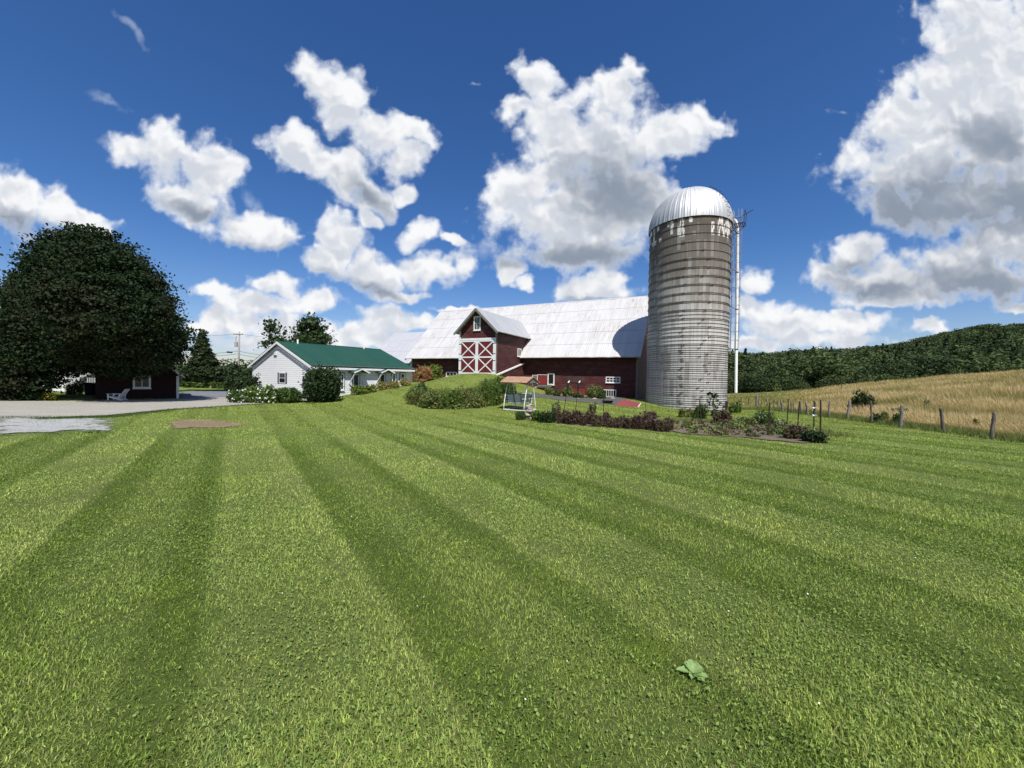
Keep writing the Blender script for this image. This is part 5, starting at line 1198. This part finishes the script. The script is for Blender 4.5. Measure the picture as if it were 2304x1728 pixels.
# ------------------------------------------------------------------ cairn, clump, stakes, boards
cn = G(1188, 944); cairn = thing('stone_cairn', 'stack of tan and grey field stones right of the swing', 'cairn', cn)
rr = np.random.default_rng(5)
for i, (x, z, s_) in enumerate([(0, .08, .17), (.17, .07, .12), (-.02, .22, .14), (.12, .30, .13), (.05, .42, .14), (.10, .53, .13), (.02, .62, .12), (.10, .70, .10)]):
    me = bpy.data.meshes.new('stone'); import bmesh; bm = bmesh.new(); bmesh.ops.create_icosphere(bm, subdivisions=3, radius=1)
    for v in bm.verts:
        n_ = v.co.copy(); k = 1+.13*math.sin(n_.x*3+i)+.1*math.cos(n_.y*4+i*2)+.06*math.sin(n_.z*7+i); v.co = Vector((n_.x*s_*1.15*k, n_.y*s_*k, n_.z*s_*.62*k))
    bm.to_mesh(me); bm.free(); me.materials.append(m_stone); me.polygons.foreach_set('use_smooth', [True]*len(me.polygons))
    o = bpy.data.objects.new('stone', me); COL.objects.link(o); o.parent = cairn; o.location = (x, rr.uniform(-.05, .05), z); o.rotation_euler = (0, 0, rr.uniform(0, 3))
bushpx('grass_tuft', 'small dark green grass tuft left of the stone stack', 'grass', 1160, 1180, 926, 946, 1200, .05, L_mid, None, 130, spiky=.5, stems=False)
def stake(lab, u0, v0, u1, v1, r=.018, extra=None, mat=m_steel, name='garden_stake', grp='thin steel stakes round the vegetable garden', cat='stake'):
    g = G(u1, v1); tp = P(u0, v0, g.y)
    o = thing(name, lab, cat, g, group=grp); q = tp-g
    mb = MB(); mb.tube([(-.12*q.x/q.z, 0, -.15), q*.5, q], r, 6); mb.obj('rod', mat, o)
    if extra == 'cap':
        mb = MB(); d = q.normalized(); mb.tube([q-d*.50, q-d*.05], [.05, .055], 8); mb.obj('sleeve', m_rubber, o)
        mb = MB(); mb.tube([q-d*.06, q+d*.03+Vector((.05, 0, .03))], [.045, .03], 8); mb.obj('cap', m_white, o)
    if extra == 'ins':
        for k in (.55, .78): mb = MB(); c = q*k; mb.tube([c-Vector((.07, 0, 0)), c+Vector((.07, 0, 0))], .035, 8); mb.obj('insulator', m_white, o)
    return o
stake('dark stake leaning against the stone stack', 1196, 888, 1184, 942, .028)
stake('leaning stake with black sleeve and white cap before the barn', 1279, 859, 1267, 936, .018, 'cap')
stake('shorter leaning stake with black sleeve and white cap, right of its twin', 1303, 859, 1293, 935, .016, 'cap')
stake('thin stake in line with the barred cellar window', 1359, 886, 1357, 945, .016)
stake('thin stake at the left foot of the silo', 1453, 890, 1453, 942, .014)
stake('dark stake in front of the middle of the silo', 1574, 897, 1579, 965, .022)
stake('dark stake right of the silo at the front of the garden', 1732, 906, 1727, 981, .024)
stake('stake behind the garden left of the pair at its end', 1774, 898, 1771, 951, .022)
stake('leaning stake behind the purple and white flower clump', 1799, 903, 1794.5, 962, .024)
stake('stake carrying two white insulators at the garden end', 1831.6, 902, 1831, 975, .022, 'ins')
stake('reddish stake standing rightmost at the garden end', 1846.5, 900.5, 1846, 977, .028)
# red board, tub
rb = G(1412, 912); a_ = G(1386, 916); b_ = G(1438, 914)
brd = thing('red_board', 'faded red board cover leaning low beside the silo', 'board', rb)
q = [G(1383, 914)-rb, G(1436, 917)-rb, P(1442, 908, 33.2)-rb, P(1402, 899, 34.2)-rb]
mb = MB(); vs = [Vector(x) for x in q]; mb.add(vs + [v+Vector((0, 0, .05)) for v in vs], [(3, 2, 1, 0), (4, 5, 6, 7), (0, 1, 5, 4), (1, 2, 6, 5), (2, 3, 7, 6), (3, 0, 4, 7)]); mb.obj('panel', m_red2, brd)
mb = MB(); mb.bar(vs[1]+Vector((0, 0, .03)), vs[2]+Vector((0, 0, .03)), .05, .09); mb.obj('edge_trim', m_oldwhite, brd)
tb = G(1367, 908); tub = thing('rubber_tub', 'low black rubber tub on the grass before the barn', 'tub', tb); mb = MB()
prof = [(.30, 0), (.46, .22), (.50, .24), (.43, .22), (.28, .04), (.02, .04)]; nn = 24
vs = [(r_*math.cos(2*math.pi*k/nn), r_*math.sin(2*math.pi*k/nn), z) for r_, z in prof for k in range(nn)]; fs = [(i*nn+k, i*nn+(k+1) % nn, (i+1)*nn+(k+1) % nn, (i+1)*nn+k) for i in range(len(prof)-1) for k in range(nn)]
mb.add(vs, fs); mb.obj('basin', m_rubber, tub, smooth=True)
st_ = G(1345, 899)
for i, (u, v, s_) in enumerate([(1325, 896, .16), (1338, 898, .2), (1379, 897, .18), (1180, 886, .2), (1192, 888, .14), (1301, 897, .13)]):
    g = G(u, v); me = bpy.data.meshes.new('rock'); bm = bmesh.new(); bmesh.ops.create_icosphere(bm, subdivisions=2, radius=1)
    for vv in bm.verts: vv.co = Vector((vv.co.x*s_*(1.2+.2*math.sin(vv.co.y*3+i)), vv.co.y*s_, vv.co.z*s_*.6*(1+.15*math.sin(vv.co.x*4+i))))
    bm.to_mesh(me); bm.free(); me.materials.append(m_stone); o = bpy.data.objects.new('rock', me); COL.objects.link(o); o.location = g
    props(o, ['rock left of the olive plant at the barn foot', 'rock in front of the barred cellar window', 'rock between the barred window and the red board', 'larger pale rock behind the garden swing', 'small rock behind the garden swing', 'small rock below the middle red hatch'][i], 'rock', 'rocks along the mulch strip')

# ------------------------------------------------------------------ garden planting
us = np.linspace(1217, 1508, 34); rr = np.random.default_rng(9); hp0 = None
for i, u in enumerate(us):
    vb = 950 + (u-1217)*0.076 + rr.uniform(-3, 2); top = vb - rr.uniform(22, 32)*(0.85 if u < 1240 or 1370 < u < 1395 else 1.0); w_ = rr.uniform(7, 9.5)
    bushpx('purple_plant', ('green leaved plant starting the row beside the stone stack' if i < 4 else 'last purple plant of the row, at its right end by the bare soil' if i == 33 else 'purple leaved plant in the row before the barn wall' if i < 20 else 'purple leaved plant in the row before the silo'), 'plant', u-w_, u+w_, top, vb, 1100, .046, L_purple if i > 3 else L_dark, 'purple plants edging the garden', 140+i, spiky=.05, stems=False, seedlobes=5, rag=.6)
for i, (u0, u1, v0, v1, mt, lab, fl) in enumerate([
  (1196,1222,926,948,L_light,'pale green clump right of the stone stack',None),
  (1525,1560,918,940,L_weed,'green weed clump left of the middle stake',None),
  (1560,1592,912,944,L_mid,'ferny green clump at the middle stake',None),
  (1600,1650,926,956,L_purple,'reddish brown clump in the middle of the garden',None),
  (1640,1668,908,930,L_light,'big light green leaved plant at the right foot of the silo',None),
  (1655,1700,938,958,L_weed,'white flowered clump right of the reddish clump',M_whtf),
  (1690,1745,926,958,L_mid,'tall ferny clump near the right garden stake',M_whtf),
  (1745,1775,946,962,L_weed,'low white flowered clump behind the right garden stake',M_whtf),
  (1764,1806,958,990,L_purple,'dark purple clump at the right end of the garden',None),
  (1790,1832,960,984,L_weed,'clump covered in small white flowers at the garden end',M_whtf),
  (1808,1862,974,998,L_dark,'low dark green mound at the right end of the garden',None),
  (1440,1480,926,944,L_purple,'purple clump behind the hedge before the silo',None),
  (1240,1262,902,936,L_weed,'umbel flowered weed behind the left of the purple row',M_whtf),
  (1322,1342,908,938,L_weed,'umbel flowered weed behind the middle of the purple row',M_whtf)]):
    bushpx('garden_plant', lab, 'plant', u0, u1, v0, v1, 1700 if mt is not L_weed else 1000, .055 if mt is not L_light else .09, mt, 'clumps growing in the garden', 180+i, spiky=.06, stems=False, rag=.6, flowers=[('flower', 26, .035, fl, .4)] if fl else None)
rr = np.random.default_rng(77)
for i in range(90):      # seedlings and weeds dotted over the dug soil
    u = rr.uniform(1520, 1800); v = rr.uniform(952, 976) + (u-1520)*0.05; g = G(u, v); g.z = tz(g.x, g.y)
    o = thing('seedling', ['small green seedling dotted over the dug garden soil', 'small purple seedling dotted over the dug garden soil', 'small olive seedling dotted over the dug garden soil'][i % 3], 'seedling', g, group='seedlings in the garden soil')
    n_ = 34; hs1 = rr.uniform(.6, 2.0); pp = np.stack([rr.normal(0, .08, n_)*hs1, rr.normal(0, .08, n_)*hs1, rr.uniform(.02, .17, n_)*hs1], 1); v_, f_ = leaf_quads(pp, .06, rr, 2); meshobj('foliage', v_, f_, [L_mid, L_purple, L_weed][i % 3], o, attr=np.repeat(rr.random(n_), 4))
# hollyhock in front of the silo
hg = G(1604, 936); hk = thing('hollyhock', 'tall dark leaved hollyhock standing against the silo', 'plant', hg)
hh_ = P(1602, 872, hg.y).z-hg.z; mb = MB(); mb.tube([(.1, 0, 0), (.02, 0, hh_*.5), (-.05, 0, hh_)], [.025, .018, .006], 6); mb.obj('stem', L_dark, hk)
n_ = 110; zz_ = rr.random(n_)**1.4*hh_*.8; sp_ = .06+.28*(1-zz_/hh_); pp = np.stack([rr.normal(0, 1, n_)*sp_, rr.normal(0, 1, n_)*sp_*.6, zz_+.05], 1); v_, f_ = leaf_quads(pp, .17, rr, 1.2); meshobj('foliage', v_, f_, L_dark, hk, attr=np.repeat(rr.random(n_), 4))

# ------------------------------------------------------------------ fence posts and field shrubs
POSTS = [  # u_top, v_top, u_base, v_base, radius, kind, label
 (2238,928,2231,988,.075,0,'dark fence post nearest the right edge of the picture'),
 (2117,918,2124,974,.07,0,'second fence post from the right, leaning left'),
 (2030,912,2026,962.5,.085,1,'pale stout fence post beside the small leafy bush'),
 (1960,903,1962,952,.05,0,'thin dark fence post right of the spiky shrub'),
 (1912,901,1907,944,.08,1,'pale leaning fence post left of the spiky shrub'),
 (1867,901,1865,939,.06,1,'pale thin fence post just right of the garden stakes'),
 (1834.5,904,1834,932,.055,0,'fence post half hidden by the insulator stake'),
 (1813,905,1818,934,.07,1,'leaning fence post left of the insulator stake'),
 (1800,903,1803,930,.06,1,'fence post right behind the leaning garden stake'),
 (1785,904,1787,929,.05,1,'pale narrow fence post, one of a close pair'),
 (1780,903,1781,928,.045,0,'dark narrow fence post, one of a close pair'),
 (1757,901,1762,927,.075,1,'white weathered fence post leaning left'),
 (1750.5,901,1750.5,923.5,.045,0,'thin dark fence post left of the white leaning one'),
 (1741,900,1741,922,.045,0,'second thin dark fence post left of the white leaning one'),
 (1724,896,1729,915,.08,1,'broad fence post leaning sharply left'),
 (1706.5,896,1707,915,.07,0,'dark fence post right beside the tall white post'),
 (1703,887,1703,916,.13,1,'tallest white fence post at the bend of the fence'),
 (1685,896,1685.5,913,.06,0,'small far fence post left of the tall white post'),
 (1667.5,893,1668,911,.055,0,'farthest small fence post on the left')]
for i, (ut, vt, ub, vb, r_, kd, lab) in enumerate(POSTS):
    g = G(ub, vb); q = P(ut, vt, g.y)-g; o = thing('fence_post', lab, 'fence post', g, group='wooden posts of the field fence')
    rr = np.random.default_rng(i+5); mb = MB(); pts = [Vector((0, 0, -.25))] + [q*k + Vector((rr.normal(0, .008), rr.normal(0, .008), 0)) for k in (.15, .4, .7, .97)] + [q+Vector((.01, 0, 0))]
    r_ *= .8; mb.tube(pts, [r_*1.15, r_*1.1, r_, r_*.95, r_*.9, r_*.85], 9); mb.obj('post', m_palepost if kd else m_post, o, smooth=True)
    mb = MB(); mb.bar(q*.72+Vector((-r_-.01, -.02, 0)), q*.72+Vector((-r_-.05, -.02, 0)), .03, .05); mb.obj('insulator', m_rubber, o)
for i, (u0, u1, v0, v1, mt, lab, sp) in enumerate([(1918,1965,887,928,L_dark,'spiky dark shrub beyond the fence',.05),(2008,2040,896,914,L_mid,'small leafy bush standing in the hay behind the pale post',0),(2010,2028,922,948,L_mid,'small green weed clump left of the pale post',.1),(1960,1984,936,954,L_dark,'dark weed at the foot of the thin post',.1),(1975,1998,930,952,L_weed,'olive weed clump between the thin post and the pale post',.1),(2190,2204,946,966,L_weed,'tiny bush in the hay near the right edge',.1),(2080,2092,890,910,L_weed,'upright olive weed high in the hay field',.2),(1970,1984,865,880,L_dark,'dark little bush on the crest of the field',0)]):
    g = P((u0+u1)/2, v1, {0: 24, 1: 21.5, 2: 18.2, 3: 19.0, 4: 19.6, 5: 17, 6: 24, 7: 58}[i]); bushpx('field_shrub', lab, 'shrub', u0, u1, v0, v1, [2600, 1300, 800, 700, 700, 350, 350, 500][i], [.075, .085, .06, .06, .06, .06, .05, .2][i], mt, 'shrubs along the field fence', 230+i, spiky=sp, at=Vector((g.x, g.y, 0)), stems=i in (0, 1), rag=.8)
g = P(1893, 895, 52); g.z = tz(g.x, g.y); sp_ = thing('sapling', 'thin bare sapling standing alone in the green meadow', 'sapling', g); mb = MB(); mb.tube([(0, 0, -.2), (0, 0, .9), (-.05, 0, 1.9)], [.05, .03, .01], 6); mb.tube([(0, 0, 1.0), (.3, 0, 1.7)], [.02, .006], 5); mb.tube([(0, 0, .8), (-.3, 0, 1.5)], [.02, .006], 5); mb.obj('trunk', m_bark, sp_)

# ------------------------------------------------------------------ dock weed in the foreground lawn
dg = G(1560, 1522)
dk = thing('dock_weed', 'large pale broad leaved weed in the foreground lawn', 'weed', dg)
def broad_leaf(base, direction, L, W, lift, curl, name='leaf'):
    d = Vector((math.cos(direction), math.sin(direction), 0)); s = Vector((-d.y, d.x, 0)); vs, fs = [], []; n_ = 8
    for i in range(n_+1):
        k = i/n_; c = Vector(base) + d*L*k + Vector((0, 0, lift*math.sin(k*1.9)-curl*k*k)); w = W*math.sin(math.pi*min(1, .12+k*.88))**.7*(1+.12*math.sin(i*2.4))
        if i == n_: w = W*.05
        for j, f_ in enumerate((-1, -.5, 0, .5, 1)): vs.append(c + s*w*f_*.5 + Vector((0, 0, abs(f_)*.02+.006*math.sin(i*1.9+j*2))))
    for i in range(n_):
        for j in range(4): q = i*5+j; fs.append((q, q+1, q+6, q+5))
    return meshobj(name, [v*0.68 for v in vs], fs, m_dock, dk, smooth=True)
m_dock = leafmat('dock leaf', (0.25, 0.36, 0.13), (0.34, 0.45, 0.17), .3, .5)
for (dr, L, W, lf, cu) in [(R(65), .13, .12, .05, .02), (R(20), .12, .11, .045, .03), (R(-65), .13, .09, .02, .03), (R(170), .16, .09, .02, .02), (R(-30), .14, .08, .015, .02), (R(115), .11, .09, .05, .02), (R(-125), .10, .07, .012, .02)]:
    broad_leaf((0, 0, .03), dr, L, W, lf, cu)

# ------------------------------------------------------------------ grass
def blades(name, label, x, y, h, w, lean, leandir, mat, tint, nseg=2, z=None, rr=rng, bend=0.5):
    n = len(x); z = TZ(x, y) if z is None else z
    th = rr.uniform(0, 2*math.pi, n); sx, sy = np.cos(th)*w*0.5, np.sin(th)*w*0.5
    lx = lean*np.cos(leandir); ly = lean*np.sin(leandir); b0 = np.stack([x, y, z-0.01], 1); s = np.stack([sx, sy, np.zeros(n)], 1)
    top = b0 + np.stack([lx*h, ly*h, h*np.sqrt(np.clip(1-lean**2, .05, 1))], 1)
    if nseg == 2:
        mid_ = b0 + np.stack([lx*h*.3, ly*h*.3, h*.55], 1)
        v = np.stack([b0-s, b0+s, mid_+s*.8, mid_-s*.8, top], 1).reshape(-1, 3)
        i0 = np.arange(n)*5; tri = np.concatenate([np.stack([i0, i0+1, i0+2], 1), np.stack([i0, i0+2, i0+3], 1), np.stack([i0+3, i0+2, i0+4], 1)])
        at = np.repeat(tint, 5)
    else:
        v = np.stack([b0-s, b0+s, top], 1).reshape(-1, 3); tri = np.arange(3*n).reshape(-1, 3); at = np.repeat(tint, 3)
    o = meshobj(name, v, tri, mat, attr=at); props(o, label, 'grass', kind='stuff'); return o
m_blade, t, b = new_mat('lawn grass blades'); p = pos(t); col, fine, s = lawn_color(t, p)
at = t.nodes.new('ShaderNodeAttribute'); at.attribute_name = 'tint'
col = MIX(t, MR(t, at.outputs['Fac'], 0.0, 0.5), MIX(t, 1.0, col, (.45, .56, .42), 'MULTIPLY'), col); col = MIX(t, MR(t, at.outputs['Fac'], 0.5, 1.0), col, MIX(t, 1.0, col, (2.1, 2.0, 1.8), 'MULTIPLY'))
col = MIX(t, MR(t, at.outputs['Fac'], .965, .975), col, (0.30, 0.27, 0.15))
t.links.new(col, b.inputs['Base Color']); b.inputs['Roughness'].default_value = .6; b.inputs['Specular IOR Level'].default_value = .18
tr = t.nodes.new('ShaderNodeBsdfTranslucent'); t.links.new(MIX(t, 1.0, col, (1.2, 1.3, .6), 'MULTIPLY'), tr.inputs[0]); mx = t.nodes.new('ShaderNodeMixShader'); mx.inputs[0].default_value = .3
t.links.new(b.outputs[0], mx.inputs[1]); t.links.new(tr.outputs[0], mx.inputs[2]); t.links.new(mx.outputs[0], t.nodes['Material Output'].inputs[0])
def wedge(n, y0, y1, tmin=-1.5, tmax=1.5, power=1.0):
    k = rng.random(n); yy = np.sqrt(y0**2 + k*(y1**2-y0**2)); return rng.uniform(tmin, tmax, n)*yy, yy
def lawn_ok(x, y):
    ok = x < 18.2 + .5*np.sin(y*1.3)
    for pl_ in (POLY_D, POLY_T): ok &= ~inside(pl_, x, y)
    for pl_, pr in ((POLY_B, .22), (POLY_S, .62), (POLY_G, .2), (POLY_M, .2)): ok &= ~inside(pl_, x, y) | (rng.random(len(x)) < pr)
    return ok
def lean_of(x, y):      # mown bands lie alternately away from and towards the viewer's side
    fr = ((stripe_o(x, y)+.19)/2.85) % 1.0; a = math.atan2(.81, -.587); return np.where(fr < .45, a, np.where((fr > .62) & (fr < .86), rng.uniform(0, 6.283, len(x)), a+math.pi))
def lawn(n, y0, y1):
    k = rng.random(n); y = (math.sqrt(y0) + (math.sqrt(y1)-math.sqrt(y0))*k)**2; x = rng.uniform(-1.5, 1.5, n)*y
    ok = lawn_ok(x, y); x, y = x[ok], y[ok]; m = len(x)
    f = np.sin(x*2.1+np.sin(y*1.7)*1.5)*np.sin(y*2.3+np.cos(x*1.9)*1.3) + .6*np.sin(x*5.3+y*2)*np.sin(y*4.7-x)
    w = np.maximum(.0056, .00170*y)*rng.uniform(.6, 1.35, m); hh = (.042+.0007*y)*(1+.22*f)*rng.uniform(.5, 1.25, m)
    return x, y, hh, w, np.clip(rng.normal(.52, .25, m), 0, .93), lean_of(x, y) + rng.normal(0, 1.5, m), np.clip(rng.normal(.50, .30, m), 0, 1)
L_ = lawn(1100000, 1.3, 38); sel = L_[1]*rng.uniform(.75, 1.3, len(L_[1])) < 6.0
for nm, k, lab, ns in (('near_grass', sel, 'short mown grass blades of the foreground lawn', 2), ('far_grass', ~sel, 'short mown grass of the striped lawn towards the barn', 1)):
    x, y, hh, ww, ln, ld, tn = [a_[k] for a_ in L_]; blades(nm, lab, x, y, hh, ww, ln, ld, m_blade, tn, ns)
# clover and small broad leaves between the blades
def discs(name, label, x, y, r_, mat, zoff, tint, tilt=.5):
    n = len(x); z = TZ(x, y) + zoff; a = rng.normal(0, tilt, (n, 2)); nrm = np.stack([a[:, 0], a[:, 1], np.ones(n)], 1); nrm /= np.linalg.norm(nrm, axis=1)[:, None]
    e1 = np.cross(nrm, rng.normal(0, 1, (n, 3))); e1 /= np.linalg.norm(e1, axis=1)[:, None]; e2 = np.cross(nrm, e1); c = np.stack([x, y, z], 1); k = 6
    v = np.stack([c + (e1*math.cos(2*math.pi*j/k) + e2*math.sin(2*math.pi*j/k)*.8)*r_[:, None] for j in range(k)], 1).reshape(-1, 3)
    o = meshobj(name, v, np.arange(k*n).reshape(-1, k), mat, attr=np.repeat(tint, k)); props(o, label, 'clover' if 'clover' in name else 'flowers', kind='stuff'); return o
L_clov = leafmat('clover leaves', (0.10, 0.17, 0.032), (0.26, 0.35, 0.08), .3)
x, y = wedge(130000, 1.3, 8.0); f = np.sin(x*1.1+2)*np.sin(y*1.3+x*.5)+.5*np.sin(x*3.1)*np.sin(y*2.7); k = f > rng.normal(.15, .45, len(x)); x, y = x[k], y[k]
discs('clover', 'small clover leaves scattered through the near lawn', x, y, rng.uniform(.004, .011, len(x)), L_clov, rng.uniform(.015, .045, len(x)), rng.random(len(x)))
x, y = wedge(420, 1.4, 16); discs('clover_bloom', 'tiny white clover blooms dotted over the lawn', x, y, rng.uniform(.004, .008, len(x)), M_whtf, .055, rng.random(len(x)))
# hay field
L_hay = leafmat('ripe hay stems', (0.34, 0.25, 0.12), (0.62, 0.50, 0.29), .25, .7, patch=(0.27, 0.24, 0.09), pscale=.3)
n = 420000; yy = np.exp(rng.uniform(math.log(7), math.log(84), n)); xx = 18.9 + rng.random(n)*(1.48*yy-14); k = (xx > 19.2 + .6*np.sin(yy)) & (xx < 1.5*yy+3)
xx, yy = xx[k], yy[k]; gr = (yy - 1.15*xx + rng.normal(0, 1.5, len(xx))) > 3.0; den = np.sin(xx*.5+np.sin(yy*.3)*2)*np.sin(yy*.45)+rng.normal(0, .4, len(xx))
keep = (~gr | (rng.random(len(xx)) < .35)); xx, yy, gr, den = xx[keep], yy[keep], gr[keep], den[keep]
hgt = np.where(gr, .30, .52)*rng.uniform(.5, 1.2, len(xx))*(1+.25*np.clip(den, -1, 1)); wd_ = .010 + .0011*yy; edge = np.clip((xx-19)/2.5, .35, 1)
blades('hay', 'tall golden hay swaying in the field beyond the fence', xx[~gr], yy[~gr], (hgt*edge)[~gr], wd_[~gr], np.clip(rng.normal(.45, .2, (~gr).sum()), 0, .9), rng.normal(2.6, .7, (~gr).sum())+np.sin(xx[~gr]*.8)*.8, L_hay, rng.random((~gr).sum()), 1)
L_mead = leafmat('meadow grass', (0.10, 0.14, 0.03), (0.26, 0.26, 0.09), .3, .7, patch=(0.34, 0.26, 0.12), pscale=.2)
blades('meadow_grass', 'rough green meadow grass beyond the far end of the fence', xx[gr], yy[gr], hgt[gr], wd_[gr], np.clip(rng.normal(.4, .2, gr.sum()), 0, .9), rng.uniform(0, 6.28, gr.sum()), L_mead, rng.random(gr.sum()), 1)
# uncut grass and weeds along the foot of the fence
n = 26000; yy = rng.uniform(9, 34, n); xx = rng.normal(18.35, .38, n); blades('fence_weeds', 'uncut green grass along the foot of the field fence', xx, yy, rng.uniform(.08, .34, n), np.full(n, .02), np.clip(rng.normal(.4, .2, n), 0, .9), rng.uniform(0, 6.28, n), L_weed, rng.random(n), 1)
# ragged tufts along the edges of the drive and in the crushed stone
def edge_tufts(name, label, pts, n, spread, hmin, hmax, mat):
    w = [G(*q) for q in pts]; ss = rng.random(n)*(len(w)-1); i = np.minimum(ss.astype(int), len(w)-2); f = ss-i; wx = np.array([q.x for q in w]); wy = np.array([q.y for q in w])
    x = wx[i]*(1-f)+wx[i+1]*f + rng.normal(0, spread, n); y = wy[i]*(1-f)+wy[i+1]*f + rng.normal(0, spread, n)
    blades(name, label, x, y, rng.uniform(hmin, hmax, n), np.full(n, .022), np.clip(rng.normal(.4, .2, n), 0, .9), rng.uniform(0, 6.28, n), mat, rng.random(n), 1)
edge_tufts('verge_grass', 'ragged grass along the edges of the gravel drive', [(-60,942),(150,941),(260,938),(390,922),(560,911),(700,902),(760,895)], 9000, .22, .04, .12, L_mid)
k = rng.integers(0, len(POLY_B), 2200); j = rng.integers(0, len(POLY_B), 2200); f = rng.random(2200); x = POLY_B[k, 0]*(1-f)+POLY_B[j, 0]*f; y = POLY_B[k, 1]*(1-f)+POLY_B[j, 1]*f; f = np.sin(x*2.3)*np.sin(y*2.9+x) + .5*np.sin(x*5.1+y*3) > rng.normal(.35, .3, 2200); x, y = x[f], y[f]
blades('verge_weeds', 'sparse weeds growing through the crushed stone', x, y, rng.uniform(.03, .11, len(x)), np.full(len(x), .02), np.clip(rng.normal(.5, .2, len(x)), 0, .9), rng.uniform(0, 6.28, len(x)), L_mid, rng.random(len(x)), 1)
edge_tufts('shed_grass', 'strip of grass between drive and red shed', [(-60,901),(100,901),(250,900),(390,898)], 14000, .5, .03, .08, L_mid)
edge_tufts('garden_weeds', 'weeds and grass creeping into the garden soil', [(1515,948),(1620,950),(1720,956),(1800,965),(1860,980)], 9000, .45, .04, .2, L_weed)
